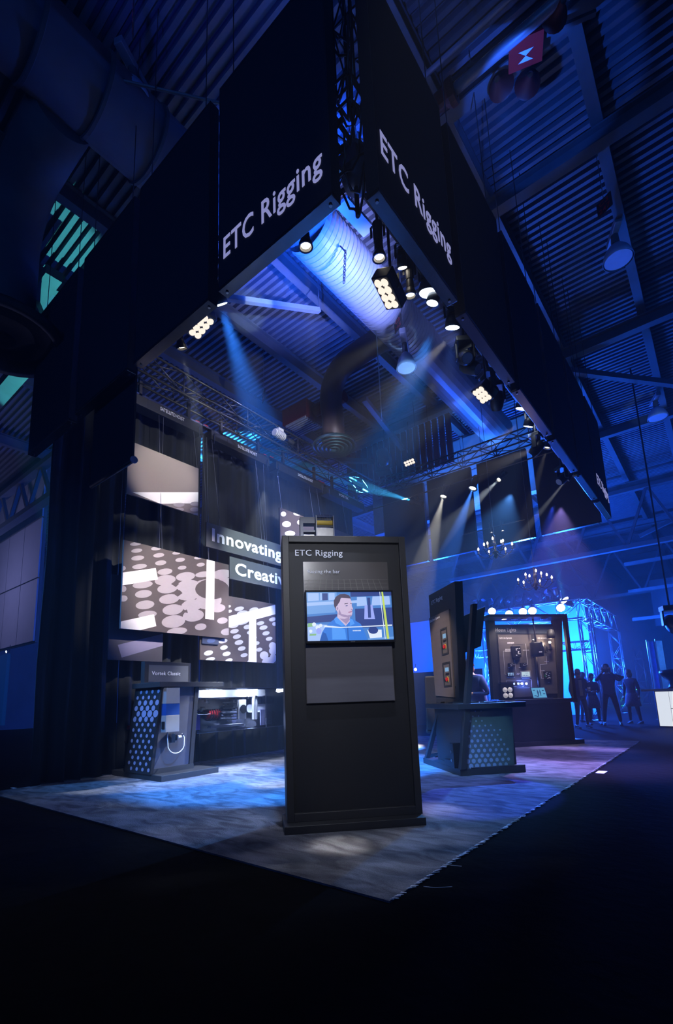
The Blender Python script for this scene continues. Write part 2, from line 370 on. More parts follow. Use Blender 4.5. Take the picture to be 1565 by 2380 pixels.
# ------------------------------------------------------------------ ducts
def duct_ringed(name, label, a, b, r, step=.1):
    t = thing(name, label, 'duct', a); a = Vector(a); b = Vector(b); L = (b-a).length; d = (b-a)/L; prof = []; z = 0
    while z < L: prof += [(r, z), (r, z+step*.86), (r+.014, z+step*.9), (r+.014, z+step*.97)]; z += step
    MB().lathe(prof, (0, 0, 0), 28, axis=d).build('duct_shell', 'duct', t, smooth=False)
    return t
dm = duct_ringed('spiral_duct', 'large spiral wound round air duct running over the booth', (-4.31, 5.17, 8.8), (-4.31, 8.8, 8.8), .45)
MB().cyl((0, 3.6, 0), (0, 8.6, 0), .45, .45, 24).build('plain_duct', 'duct', dm)
MB().cyl((0, 3.6, 0), (0, 3.66, 0), .48, .48, 24).build('collar', 'duct', dm)
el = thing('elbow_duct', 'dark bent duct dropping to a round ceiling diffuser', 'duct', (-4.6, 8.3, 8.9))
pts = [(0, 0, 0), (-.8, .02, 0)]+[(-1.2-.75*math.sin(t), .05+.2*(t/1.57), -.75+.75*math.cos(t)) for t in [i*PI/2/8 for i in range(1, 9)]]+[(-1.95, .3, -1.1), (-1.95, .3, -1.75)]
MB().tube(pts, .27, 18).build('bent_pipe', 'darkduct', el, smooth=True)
df = MB()
for k in range(5):
    r0 = .08+.1*k; df.lathe([(r0, -1.78-.02*(4-k)), (r0+.055, -1.83-.02*(4-k)), (r0+.06, -1.8-.02*(4-k)), (r0, -1.75-.02*(4-k))], (-1.95, .3, -.03), 24)
df.lathe([(.27, -1.7), (.5, -1.76), (.5, -1.8)], (-1.95, .3, 0), 24)
df.build('diffuser_rings', 'darkteal', el, smooth=True)
# small return grille with its red branch duct
gr = thing('return_grille', 'slatted metal return grille on a red branch duct left of the diffuser', 'grille', (-7.7, 8.9, 8.2))
MB().box(-.5, .35, -.35, .35, .05, .5).build('duct_box', 'red', gr)
for i in range(8): MB().box(-.42, .28, -.32+.08*i, -.28+.08*i, 0, .05).build('slat', 'duct', gr)
MB().tube([(.3, 0, .3), (1.3, 0, .3)], .16, 14).build('branch_pipe', 'red', gr, smooth=True)
# big duct upper left with diffuser (dark)
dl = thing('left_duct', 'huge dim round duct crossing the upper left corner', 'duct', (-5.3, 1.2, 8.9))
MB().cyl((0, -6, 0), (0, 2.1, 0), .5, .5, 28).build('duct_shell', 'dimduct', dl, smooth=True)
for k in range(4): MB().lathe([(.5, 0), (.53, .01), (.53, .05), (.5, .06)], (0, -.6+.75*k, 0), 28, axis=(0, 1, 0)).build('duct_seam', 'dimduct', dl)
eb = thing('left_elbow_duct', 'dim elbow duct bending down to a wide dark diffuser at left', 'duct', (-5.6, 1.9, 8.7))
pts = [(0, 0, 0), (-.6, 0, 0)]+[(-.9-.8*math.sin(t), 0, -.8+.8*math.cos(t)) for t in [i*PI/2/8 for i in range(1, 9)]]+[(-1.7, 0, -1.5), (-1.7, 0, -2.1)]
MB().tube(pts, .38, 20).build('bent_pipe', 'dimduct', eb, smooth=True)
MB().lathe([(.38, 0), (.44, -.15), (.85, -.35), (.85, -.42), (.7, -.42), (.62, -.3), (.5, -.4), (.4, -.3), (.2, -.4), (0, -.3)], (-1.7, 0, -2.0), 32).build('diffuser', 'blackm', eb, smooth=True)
# small red grid markers hung from the roof
for (px_, py_, z_, tx, lb) in ((925, 752, 8.3, 'C3|265', 'beside the spiral duct end'), (613, 920, 8.6, 'C3|245', 'above the hoist truss left of the grille'), (1405, 476, 8.9, 'C3|247', 'by the roof beam at upper right'), (309, 40, 8.9, 'C3|246', 'at upper left by the big duct')):
    c = at_z(px_, py_, z_); t = thing('grid_marker', 'small dark plate with red letters and numbers '+lb, 'sign', c, -.5)
    MB().box(-.13, .13, 0, .012, -.13, .13).build('marker_plate', 'blackm', t); a_, b_ = tx.split('|')
    text(a_, 'redplastic', t, T(-.08, -.004, .02), width=.16, height=.08); text(b_, 'redplastic', t, T(-.1, -.004, -.1), width=.2, height=.08)
    MB().cyl((0, .006, .13), (0, .006, 10-c.z), .006, .006, 6).build('hanging_wire', 'rope', t)
# ------------------------------------------------------------------ high-bay lamps
def highbay(px_, py_, wpx, label, tilt=(0, 0, 1), dia=.5, power=25):
    d = ray(px_, py_); dep = dia*FPX/wpx; c = EYE+d*dep
    t = thing('high_bay_lamp', label, 'lamp', c, .4, 'high bay lamps under the hall roof')
    r = dia/2
    MB().lathe([(r, 0), (r+.012, .01), (r*.98, .09), (r*.8, .2), (r*.5, .3), (r*.3, .34)], n=28).build('shade', 'reflector', t, smooth=True)
    MB().lathe([(0, .02), (r*.5, .016), (r*.93, .015)], n=28).build('lens', 'reflector', t, smooth=True)
    MB().cyl((0, 0, .33), (0, 0, .55), r*.3, r*.26, 16).build('ballast', 'steel', t)
    b = MB().box(-.06, .06, -.3, .3, .55, .66); b.build('gear_box', 'duct', t, bevel=.01)
    MB().cyl((0, 0, .66), (0, 0, max(.8, 9.62-c.z)), .012, .012, 6).build('drop_cable', 'rope', t)
    return t
highbay(945, 858, 44, 'round high bay lamp inside the booth opening, right of the duct', dia=.36)
highbay(1438, 606, 62, 'round high bay lamp alone below the roof beam at upper right')
highbay(1530, 972, 40, 'high bay lamp at the far right edge near the louvres')
highbay(305, 240, 88, 'large dim high bay lamp at upper left above the fascia')
# red horn speakers with sign
c = at_z(1222, 118, 9.0)
hs = thing('horn_cluster', 'red evacuation horns around a red sign on a roof pipe', 'loudspeaker', c, .35)
for dx, dy in ((-.3, .25), (.33, -.25), (.05, .35)):
    MB().lathe([(.035, .16), (.05, .1), (.09, .03), (.15, -.05), (.165, -.06)], (dx, dy, 0), 18, axis=(dx*.6, -.5, -.3)).build('horn', 'red', hs, smooth=True)
MB().box(-.2, .2, -.16, .16, -.03, .0).build('sign_plate', 'redplastic', hs)
MB().add([(-.09, -.03, -.034), (.09, -.03, -.034), (-.09, .09, -.034), (.09, .09, -.034), (0, .03, -.034)], [(0, 1, 4), (2, 4, 3)]).build('sign_symbol', 'letter', hs)
MB().bar((-.7, 0, .12), (.8, 0, .12), .05).build('mount_bar', 'steel', hs)
o = MB().cyl((-2.6, 5.2, 9.0), (1.4, 5.2, 9.0), .07, .07, 12).build('roof_pipe', 'duct', smooth=True); struct(o)
o = MB().cyl((-2.6, 4.9, 9.15), (3.4, 4.9, 9.15), .035, .035, 8).build('roof_pipe', 'duct', smooth=True); struct(o)
fl = MB().lathe([(.09, -.25), (.16, -.24), (.16, -.16), (.12, -.1), (.12, .1), (.16, .16), (.16, .24), (.09, .25)], (-1.95, 5.2, 9.0), 14, axis=(1, 0, 0)).build('pipe_coupling', 'red')
tag(fl, 'red pipe coupling on the roof pipe above the right fascia', 'pipe')
for a, b, n_ in (((-5.1, 2.0, 8.9), (-3.9, 3.2, 8.6), 0), ):
    o = tag(MB().cyl(a, b, .02, .02, 8).build('hanging_rod', 'rope'), 'thin blue lit rigging rod above the left fascia', 'rod')
# strip over the booth: long white lit batten and diagonal strut
for nm, p_ in (('strut', at_z(742, 722, 8.9)), ('tray', at_z(820, 500, 8.4))): struct(MB().cyl(p_, (p_.x, p_.y, 10.0), .012, .012, 6).build('roof_hanger', 'rope'))
o = tag(MB().bar(at_z(515, 690, 8.0), at_z(742, 722, 8.9), .09).build('diagonal_strut', 'duct'), 'pale diagonal strut lit from the left inner corner', 'strut')
o = tag(MB().bar(at_z(795, 468, 8.4), at_z(858, 538, 8.4), .22, .06).build('cable_tray', 'duct'), 'pale flat cable tray just inside the near corner', 'tray')
wl_('SPOT', 'strut_light', (-3.0, 3.4, 5.6), at_z(600, 706, 8.35), 1500, (.75, 1, 1), .02, 8, .5)
# chain loop and hoist chain
ch = thing('chain_loop', 'dark chain hanging in front of the bright spiral duct', 'chain', (0, 0, 0))
p0 = at_z(803, 585, 8.3); k = 0; p1 = at_z(800, 655, 7.9)
for i in range(12):
    p = Vector(p0).lerp(p1, i/11); ax = (1, 0, 0) if i % 2 else (0, 1, 0)
    tor = MB(); ring = [(p+Vector((math.cos(t)*.022 if i % 2 else 0, 0 if i % 2 else math.cos(t)*.022, math.sin(t)*.036))) for t in [j*2*PI/9 for j in range(10)]]
    tor.tube(ring, .007, 5).build('chain_link', 'blackm', ch)
MB().cyl(at_z(745, 520, 9.4), p0, .012, .012, 6).build('chain_sling', 'blackm', ch)
a = at_z(873, 740, 8.4); b = at_x(888, 978, -6.2)
tag(MB().cyl(a, b, .012, .012, 6).build('hoist_chain', 'rope'), 'thin slanting chain hanging from the bent duct', 'chain')

# ================================================================== FASCIA PANELS
FZ0, FZ1 = 4.88, 7.27
def fascia(w, label, group, fr, lettering=None, th=.11):
    """local x 0..w, front at y=0 facing -y"""
    t = thing('fascia_panel', label, 'panel', fr.o, fr.rz, group)
    h = FZ1-FZ0
    MB().box(.012, w-.012, 0, th-.02, .03, h-.02).build('fabric_face', 'fabric', t)
    f = MB()
    f.box(0, w, -.004, th, 0, .034); f.build('bottom_channel', 'gloss', t, bevel=.004)
    MB().box(0, w, -.002, th, h-.03, h).build('top_channel', 'blackm', t)
    for xx in (0, w-.012):
        MB().box(xx, xx+.012, -.002, th, .034, h-.03).build('side_channel', 'blackm', t)
    for xx in (.15, w-.15): MB().cyl((xx, th*.5, h), (xx, th*.5, 10.02-FZ0), .006, .006, 6).build('hanging_rod', 'truss', t)
    for xx in (.06, w-.06): MB().cyl((xx, th*.5, -.012), (xx, th*.5, 0), .014, .014, 8).build('corner_bolt', 'alu', t)
    if lettering:
        x0, z0, x1, z1 = lettering
        text('ETC Rigging', 'glowletter', t, T(x0, -.006, z0), width=x1-x0, height=z1, bold=.009)
    return t
# left side, facing -y
LG = 'black fabric panels of the left fascia'; RG = 'black fabric panels of the right fascia'; BG = 'black panels of the far fascia'
fl_ = [(-3.17, -1.81, 'black fabric panel at the near corner with pale lettering, left face'), (-4.67, -3.32, 'blank fascia panel beside the lettered left corner panel'),
       (-6.13, -4.81, 'third black panel of the left fascia counted from the near corner'), (-7.69, -6.31, 'outermost left fascia panel above the curtain end')]
for i, (a, b, l) in enumerate(fl_):
    fr = Frame((a, 2.48, FZ0), 0)
    lt = None
    if i == 0:
        q0 = fr.at(521, 580); q1 = fr.at(762, 345); lt = (q0[0]+.0, .30, b-a-.08, .24)
    fascia(b-a, l, LG, fr, lt)
fr_ = [(2.69, 4.08, 'black fabric panel at the near corner with pale lettering, right face'), (4.27, 5.74, 'blank fascia panel beside the lettered right corner panel'),
       (5.93, 7.39, 'third black panel of the right fascia counted from the near corner'), (7.57, 9.02, 'fourth panel of the right fascia with a streak of blue light'),
       (9.22, 10.69, 'fifth panel of the right fascia toward the far end'), (10.87, 12.23, 'last right fascia panel with small pale lettering at its foot')]
for i, (a, b, l) in enumerate(fr_):
    fr = Frame((-1.527, a, FZ0), PI/2); lt = None
    if i == 0: lt = (.07, .42, b-a-.06, .24)
    if i == 5: lt = (.07, .42, b-a-.06, .24)
    fascia(b-a, l, RG, fr, lt)
for i, (a, b, l) in enumerate([(-7.55, -6.15, 'far fascia panel lit by haze behind the tall kiosk'), (-6.02, -4.70, 'far fascia panel behind the starburst lamp'), (-4.51, -3.21, 'far fascia panel behind the upper chandelier'), (-3.06, -1.75, 'far fascia panel at the right far corner')]):
    fascia(b-a, l, BG, Frame((a, 12.3, FZ0), 0))
# low hanging banner at the left end with a tube in its hem
t = thing('hanging_banner', 'black banner with a tube in its hem below the left fascia', 'banner', (-5.95, 2.66, 3.88))
MB().box(0, 1.02, -.012, .012, .02, 1.2).build('cloth', 'fabric', t)
[MB().cyl((x_, 0, 1.19), (x_, .2, 1.9), .006, .006, 6).build('hanging_wire', 'rope', t) for x_ in (.15, .87)]
MB().cyl((-.0, 0, 0), (1.03, 0, 0), .026, .026, 14).build('hem_tube', 'blackm', t, smooth=True)
MB().cyl((1.03, 0, 0), (1.05, -.004, 0), .042, .042, 18).build('end_cap', mat('blue_grey_cap', (.12, .18, .34), .5, noise=.1), t)

# ================================================================== TRUSS
def truss(label, a, b, w=.29, h=.29, step=.55, matn='truss', name='truss', group=None, up=(0, 0, 1), cr=.022):
    a = Vector(a); b = Vector(b); d = (b-a).normalized(); upv = Vector(up); s = d.cross(upv).normalized(); L = (b-a).length
    t = thing(name, label, 'truss', a, 0, group); n = max(1, round(L/step)); st = L/n
    cs = [s*w/2, -s*w/2, s*w/2+upv*h, -s*w/2+upv*h]
    ch = MB().cyl((0, 0, 0), d*L, cr, cr, 8).mesh('chord', matn, True)
    for c in cs:
        o = bpy.data.objects.new('chord', ch); COL.objects.link(o); o.parent = t; o.location = c
    def brace(p, q):
        return MB().cyl((0, 0, 0), q-p, cr*.5, cr*.5, 6).mesh('brace', matn, True)
    pairs = [(0, 2), (1, 3), (0, 1), (2, 3)]
    for i, j in pairs:
        up1 = brace(cs[i], cs[j]+d*st); up2 = brace(cs[j], cs[i]+d*st); vert_ = brace(cs[i], cs[j])
        for k in range(n):
            o = bpy.data.objects.new('brace', up1 if k % 2 == 0 else up2); COL.objects.link(o); o.parent = t; o.location = (cs[i] if k % 2 == 0 else cs[j])+d*st*k
            if k % 2 == 0:
                o = bpy.data.objects.new('brace', vert_); COL.objects.link(o); o.parent = t; o.location = cs[i]+d*st*k
    return t
truss('black lattice truss above the rigging hoists on the curtain wall', (-7.5, 3.3, 6.96), (-7.5, 11.4, 6.96), .36, .45, .8)
truss('black lattice truss across the far end of the booth', (-7.3, 11.5, 6.98), (-1.95, 11.5, 6.98), .3, .32, .45)
truss('dark truss hidden just inside the left fascia', (-7.6, 2.95, 5.75), (-1.9, 2.95, 5.75), .29, .29, .5)
truss('dark truss running inside the right fascia', (-1.9, 2.7, 6.0), (-1.9, 12.0, 6.0), .29, .29, .55)
truss('upright truss tower in the open near corner between fascias', (-1.86, 2.8, 6.3), (-1.86, 2.8, 9.1), .2, .2, .4, up=(0, 1, 0), cr=.018)
o = tag(MB().cyl((-7.7, 2.82, 5.5), (-1.9, 2.82, 5.5), .025, .025, 8).build('lighting_bar', 'truss'), 'thin lighting bar inside the left fascia', 'bar')
o = tag(MB().cyl((-1.95, 2.9, 5.62), (-1.95, 12.0, 5.62), .025, .025, 8).build('lighting_bar', 'truss'), 'long lighting bar inside the right fascia carrying the spotlights', 'bar')
o = tag(MB().cyl((-7.4, 11.2, 6.42), (-1.9, 11.2, 6.42), .02, .02, 8).build('lighting_bar', 'truss'), 'lighting bar hung below the far truss', 'bar')
# chain motor and cable swags in the corner gap
t = thing('chain_motor', 'grey chain hoist motor hung in the near corner gap', 'motor', at_y(826, 392, 2.95))
MB().lathe([(0, -.2), (.1, -.19), (.125, -.1), (.125, .1), (.1, .19), (0, .2)], (0, 0, 0), 18).build('motor_body', mat('motor_grey', (.16, .16, .17), .45, .3, noise=.2), t, smooth=True)
MB().box(-.1, .1, -.13, -.09, -.07, .07).build('control_plate', 'alu', t); MB().cyl((0, 0, .2), (0, 0, 1.2), .01, .01, 6).build('chain', 'rope', t)
MB().cyl((0, 0, -.2), (0, 0, -.5), .02, .02, 6).build('hook_block', 'blackm', t)
rnd = random.Random(5)
cs = thing('cable_bundle', 'looping black power cables in the near corner gap', 'cable', (0, 0, 0))
for k in range(12):
    z0 = 5.4+rnd.random()*2.6; pts = []
    for i in range(9):
        q = i/8; pts.append((-2.0+.34*q+rnd.uniform(-.02, .02), 2.75+.15*math.sin(k+q*2), z0-.28*math.sin(PI*q)*(1+.4*rnd.random())+q*rnd.uniform(-.2, .3)))
    MB().tube(pts, .011, 6).build('cable', 'blackpl', cs, smooth=True)

# ================================================================== DRAPE WALL
DR = 'pleated black curtains of the hoist wall'
def drape(y0, y1, label, seed, amp=.06, lam=.3, x=-8.12):
    rn = random.Random(seed); m = MB(); n = int((y1-y0)/.035); ph = rn.random()*6
    NZ = 8; z0, z1 = .01, 6.85
    pts = []
    p = ph
    for i in range(n+1):
        y = y0+(y1-y0)*i/n; p += 2*PI*.035/(lam*(1+.45*math.sin(y*2.7+seed)))
        pts.append((y, math.sin(p)+.35*math.sin(2.3*p+1)))
    for k in range(NZ+1):
        z = z0+(z1-z0)*k/NZ; a = amp*(1.0-.35*(k/NZ))
        for i, (y, s) in enumerate(pts): m.v.append((x+a*s+.012*math.sin(3*y+z*1.3), y+.012*math.sin(z*2+seed+i*.2), z))
    for k in range(NZ):
        for i in range(n): m.f.append((k*(n+1)+i, k*(n+1)+i+1, (k+1)*(n+1)+i+1, (k+1)*(n+1)+i)); m.mi.append(0)
    o = m.build('curtain', 'drape', smooth=True); s_ = o.modifiers.new('thick', 'SOLIDIFY'); s_.thickness = .006
    tag(o, label, 'curtain', DR)
drape(2.96, 4.25, 'blue lit curtain width at the left end of the wall', 1, .10, .46)
drape(4.28, 5.9, 'curtain width behind the dotted demonstration stand', 2, .06, .34)
drape(5.93, 7.5, 'curtain width behind the clear display case', 3, .055, .3)
drape(7.53, 9.4, 'curtain width behind the tall kiosk, left part', 4, .055, .3)
drape(9.43, 11.4, 'curtain width at the far end of the hoist wall', 5, .05, .3)
o = MB().cyl((-8.12, 2.9, 6.88), (-8.12, 11.4, 6.88), .025, .025, 8).build('curtain_pipe', 'truss'); tag(o, 'black pipe the pleated curtains hang from', 'pipe')

# ================================================================== HOISTS
def hoist(y0, y1, z0, label, txt, ty, rail_blue=False):
    t = thing('rigging_hoist', label, 'hoist', (-7.6, y0, z0), PI/2, 'black rigging hoists on the curtain wall'); L = y1-y0
    MB().prism([(0, 0), (L, 0), (L, .2), (0, .2)], 0, .26).build('housing', 'blackm', t, bevel=.008)
    MB().box(.42, .425, -.003, .0, .0, .2).build('panel_joint', 'blackpl', t)
    MB().box(-.18, L+.02, .04, .13, .225, .262).build('top_rail', 'alu', t)
    MB().box(-.16, -.05, .04, .12, .262, .28).build('end_marker', 'redplastic', t); MB().box(L-.14, L-.04, .04, .12, .262, .28).build('end_marker', 'redplastic', t)
    for x in (.3, L-.3): MB().box(x-.03, x+.03, .04, .10, .2, .6).build('hanging_bracket', 'truss', t)
    for x in (.05, L-.1):
        MB().tube([(x, -.02, .12), (x, -.03, .0), (x, -.02, -.1)], .012, 6).build('cable_hook', 'chrome', t)
    w = ty[1]-ty[0]; text(txt[0], 'letter', t, T(ty[0]-y0, -.006, .09), width=w*txt[2], height=.075, bold=.01)
    if txt[1]: text(txt[1], 'letter', t, T(ty[0]-y0+w*(txt[2]+.04), -.006, .09), width=w*(.96-txt[2]), height=.075, bold=-.005)
    return t
hoist(3.92, 5.57, 6.5, 'nearest black rigging hoist, above the plain taupe picture', ('SATELLITE', 'HOIST', .58), (4.60, 5.13))
hoist(5.79, 7.46, 6.5, 'black rigging hoist beside the nearest one, second along the wall', ('SATELLITE', 'HOIST', .58), (6.50, 7.06))
hoist(7.68, 9.45, 6.52, 'black rigging hoist just left of the last one on the wall', ('SATELLITE', 'HOIST', .58), (8.44, 9.0))
hoist(9.6, 11.35, 6.52, 'farthest black rigging hoist at the end of the wall', ('VORTEK', None, 1), (10.1, 10.55))
# geared motor on the truss
t = thing('hoist_motor', 'cream geared motor clamped to the hoist truss', 'motor', at_x(652, 1012, -7.25), PI/2)
MB().cyl((-.2, 0, 0), (.12, 0, 0), .085, .085, 18).build('motor_body', 'bone', t, bevel=.01)
for i in range(6): MB().cyl((-.16+.045*i, 0, 0), (-.15+.045*i, 0, 0), .1, .1, 18).build('cooling_fin', 'bone', t)
MB().box(-.1, .06, -.06, .06, .08, .15).build('terminal_box', 'bone', t, bevel=.01)
MB().cyl((.12, 0, 0), (.24, 0, 0), .07, .05, 16).build('gearbox', 'alu', t); MB().cyl((.24, 0, 0), (.42, 0, -.02), .06, .06, 14).build('drum', 'truss', t)
cs = thing('cable_bundle', 'tangled control cables laid along the hoist truss', 'cable', (0, 0, 0))
for k in range(14):
    yy = 3.9+rnd.random()*5.5; L = .8+rnd.random()
    pts = [(-7.36+rnd.uniform(-.12, .1), yy+L*i/6, 7.0+rnd.uniform(0, .16)) for i in range(7)]
    MB().tube(pts, .009, 5).build('cable', 'blackpl', cs, smooth=True)

# ================================================================== HUNG PICTURES
PG = 'printed pictures hung from the hoists'
def hung(name, label, cat, X, y0, y1, z0, z1, back='brown', wires=(), wz=6.5, th=.035, group=PG):
    t = thing(name, label, cat, (X, y0, z0), PI/2, group)
    MB().box(0, y1-y0, 0, th, 0, z1-z0).build('panel_board', back, t)
    for wy in wires: MB().cyl((wy-y0, .005, z1-z0-.02), (wy-y0, X+7.64, 6.51-z0), .004, .004, 5).build('suspension_wire', 'rope', t)
    return t
def clip(poly, w, h):
    def cl(P, f, g):
        out = []
        for i in range(len(P)):
            a, b = P[i-1], P[i]
            if f(b):
                if not f(a): out.append(g(a, b))
                out.append(b)
            elif f(a): out.append(g(a, b))
        return out
    def gx(X): return lambda a, b: (X, a[1]+(b[1]-a[1])*(X-a[0])/(b[0]-a[0]))
    def gz(Z): return lambda a, b: (a[0]+(b[0]-a[0])*(Z-a[1])/(b[1]-a[1]), Z)
    for f, g in ((lambda p: p[0] >= 0, gx(0)), (lambda p: p[0] <= w, gx(w)), (lambda p: p[1] >= 0, gz(0)), (lambda p: p[1] <= h, gz(h))):
        if not poly: return poly
        poly = cl(poly, f, g)
    return poly
def prints(t, polys, w, h, matn, name, y=-.002):
    m = MB()
    for i, p in enumerate(polys):
        p = clip(p, w, h)
        if len(p) > 2: m.add([(x, y-.00004*i, z) for x, z in p], [tuple(range(len(p)))])
    if m.v:
        o = m.build(name, matn, t)
        if len(polys) > 1: o['kind'] = 'stuff'
        return o
def ell(cx, cz, a, b, rot=0, n=20):
    return [(cx+a*math.cos(t)*math.cos(rot)-b*math.sin(t)*math.sin(rot), cz+a*math.cos(t)*math.sin(rot)+b*math.sin(t)*math.cos(rot)) for t in [2*PI*i/n for i in range(n)]]
def pxpoly(fr, pts): return [fr.at(x, y) for x, y in pts]
def pxell(fr, cx, cy_, rx, ry, tilt=0, n=20):
    P = []
    for i in range(n):
        t = 2*PI*i/n; ex, ey = rx*math.cos(t), ry*math.sin(t)
        P.append(fr.at(cx+ex*math.cos(tilt)-ey*math.sin(tilt), cy_+ex*math.sin(tilt)+ey*math.cos(tilt)))
    return P
# 1 plain taupe picture, top left
X = -7.5; fr = Frame((X, 3.95, 4.68), PI/2); w, h = 1.46, .98
t = hung('hung_picture', 'nearly plain taupe picture with a white bar, highest at left', 'picture', X, 3.95, 5.41, 4.68, 5.66, back='taupe', wires=(4.06, 5.38))
prints(t, [pxpoly(fr, [(308, 1144), (470, 1144), (470, 1170), (373, 1171)])], w, h, 'white', 'print_bar')
prints(t, [pxell(fr, 416, 1173, 13, 5), pxell(fr, 455, 1171, 13, 5), pxell(fr, 418, 1184, 10, 4), pxell(fr, 452, 1184, 10, 5), pxell(fr, 456, 1197, 9, 4)], w, h, 'dotgrey', 'print_dots')
# 2 big dotted picture
X = -7.4; fr = Frame((X, 3.89, 2.33), PI/2); w, h = 2.2, 1.48
t = hung('hung_picture', 'largest dotted picture with white strips, left of the lettered boards', 'picture', X, 3.89, 6.09, 2.33, 3.81, wires=(4.6, 5.6), wz=6.4)
S = 440/1565
def z2(x, y): return 240+x*S, 1200+y*S
dots = [(268, 228, 48, 15), (277, 284, 46, 17), (285, 345, 54, 20), (440, 265, 45, 16), (459, 322, 46, 18), (475, 385, 47, 20), (605, 303, 34, 14), (636, 360, 40, 17), (652, 425, 36, 16),
        (806, 400, 34, 16), (785, 342, 34, 13), (300, 415, 62, 20), (510, 458, 62, 26), (680, 498, 80, 36), (512, 528, 88, 42), (530, 597, 84, 40), (325, 565, 84, 30), (332, 642, 71, 32),
        (345, 732, 78, 36), (545, 684, 84, 40), (575, 772, 86, 44), (365, 812, 78, 30), (580, 870, 98, 52), (700, 575, 95, 50), (705, 650, 95, 46), (735, 735, 90, 48), (745, 820, 88, 50),
        (805, 914, 48, 28), (985, 862, 44, 26), (1020, 955, 48, 28), (610, 950, 84, 30), (840, 600, 110, 78), (870, 700, 110, 70), (980, 480, 80, 40), (950, 760, 60, 34), (1010, 560, 90, 50), (830, 480, 70, 24), (160, 430, 26, 20), (165, 600, 26, 26), (165, 680, 36, 26)]
dk = [(900, 602, 140, 84)]
prints(t, [pxell(fr, *z2(a, b), c*S, e_*S, -.12) for a, b, c, e_ in dots], w, h, 'dotgrey', 'print_dots')
prints(t, [pxell(fr, *z2(a, b), c*S, e_*S, 0, 28) for a, b, c, e_ in dk]+[pxpoly(fr, [z2(*p) for p in q]) for q in ([(560, 560), (600, 530), (625, 560), (600, 585)], [(580, 640), (630, 610), (655, 635), (615, 665)], [(600, 720), (660, 690), (665, 715), (625, 735)], [(655, 790), (690, 770), (700, 800)])], w, h, 'brown', 'print_hole', y=-.004)
prints(t, [pxpoly(fr, [z2(*p) for p in q]) for q in ([(140, 468), (433, 428), (452, 522), (140, 575)], [(120, 875), (418, 810), (438, 908), (290, 946), (120, 940)], [(855, 340), (922, 352), (915, 856), (842, 848)])], w, h, 'white', 'print_bar', y=-.006)
# 3 dim lower left picture
X = -7.66; fr = Frame((X, 3.84, 1.85), PI/2); w, h = .98, 1.42
t = hung('hung_picture', 'dim blue shaded picture with one tilted bar, lowest at left', 'picture', X, 3.84, 4.82, 1.85, 3.27, wires=(3.95, 4.7), back=mat('slate_print', (.045, .045, .075), .6, noise=.1, nscale=2))
prints(t, [pxpoly(fr, [z2(*p) for p in [(120, 1063), (500, 970), (500, 1068), (152, 1168)]])], w, h, mat('lilac_print', (.22, .21, .36), .6, noise=.05), 'print_bar')
# 4 lower right picture, with notch of dark tile
X = -7.5; fr = Frame((X, 5.5, 1.9), PI/2); w, h = 1.97, 1.3
t = hung('hung_picture', 'dotted picture with a white T shaped band, right of the largest one', 'picture', X, 5.5, 7.47, 1.9, 3.2, wires=(7.3,), wz=6.4)
rn = random.Random(2); dots = []
for cx_, cy2, a, b in [(1125, 765, 40, 18), (1245, 772, 38, 18), (1400, 852, 30, 16), (1300, 884, 32, 16), (1325, 920, 34, 18), (1346, 967, 30, 17), (1372, 1012, 28, 16), (1085, 950, 36, 18), (1105, 995, 34, 18), (1122, 1043, 36, 20), (1145, 1093, 32, 18), (1165, 1148, 30, 16), (998, 1085, 32, 18), (1020, 1137, 34, 18), (870, 1130, 38, 20), (885, 1182, 40, 16), (990, 1032, 38, 18), (1190, 915, 30, 18), (1215, 960, 28, 16), (1240, 1005, 30, 18), (1265, 1050, 28, 16), (1290, 1102, 26, 16), (1150, 800, 46, 20), (1150, 880, 50, 16), (1400, 1070, 30, 30), (1410, 1110, 40, 34), (1330, 1150, 36, 34), (1370, 1195, 60, 30), (1405, 1165, 26, 30), (1040, 1190, 30, 14), (1040, 745, 16, 10), (1045, 785, 20, 12), (1230, 1195, 40, 16), (1415, 890, 18, 16), (1080, 905, 40, 18)]:
    dots.append(pxell(fr, *z2(cx_, cy2), a*S, b*S, -.22))
prints(t, dots, w, h, mat('cool_dot_print', (.50, .50, .56), .6, noise=.05), 'print_dots')
prints(t, [pxpoly(fr, [z2(*p) for p in q]) for q in ([(1030, 828), (1430, 730), (1430, 808), (1264, 852), (1268, 1230), (1200, 1230), (1205, 868), (1030, 922)],)], w, h, 'white', 'print_bar', y=-.004)
t = hung('hung_picture', 'small dark blue dotted tile overlapping the T shaped band picture', 'picture', -7.462, 5.52, 5.9, 2.2, 2.56, wires=(5.7,), back=mat('night_print', (.02, .03, .07), .6, noise=.1), th=.03)
prints(t, [ell(.14, .25, .1, .045, .2), ell(.2, .07, .1, .045, .2)], .38, .36, mat('night_dot', (.05, .08, .2), .6, noise=.1), 'print_dots')
# 5 picture behind the kiosk
X = -7.5; fr = Frame((X, 7.67, 4.3), PI/2); w, h = 2.9, 1.22
t = hung('hung_picture', 'dotted picture half hidden behind the tall kiosk', 'picture', X, 7.67, 10.57, 4.3, 5.52, wires=(7.75, 8.9, 9.2, 10.3))
q = lambda x, y: (600+x*450/1565, 900+y*450/1565)
prints(t, [pxell(fr, *q(a, b), c*.2875, e_*.2875) for a, b, c, e_ in [(205, 1025, 22, 20), (230, 1107, 36, 24), (258, 1182, 42, 22), (345, 1092, 30, 22), (320, 1020, 34, 18)]], w, h, 'white', 'print_dots')
prints(t, [pxpoly(fr, [q(*p) for p in z]) for z in ([(255, 985), (420, 1060), (370, 1025), (260, 990)], [(178, 955), (222, 968), (210, 980), (178, 970)], [(370, 1180), (460, 1165), (460, 1200), (370, 1200)])], w, h, 'white', 'print_bar', y=-.004)
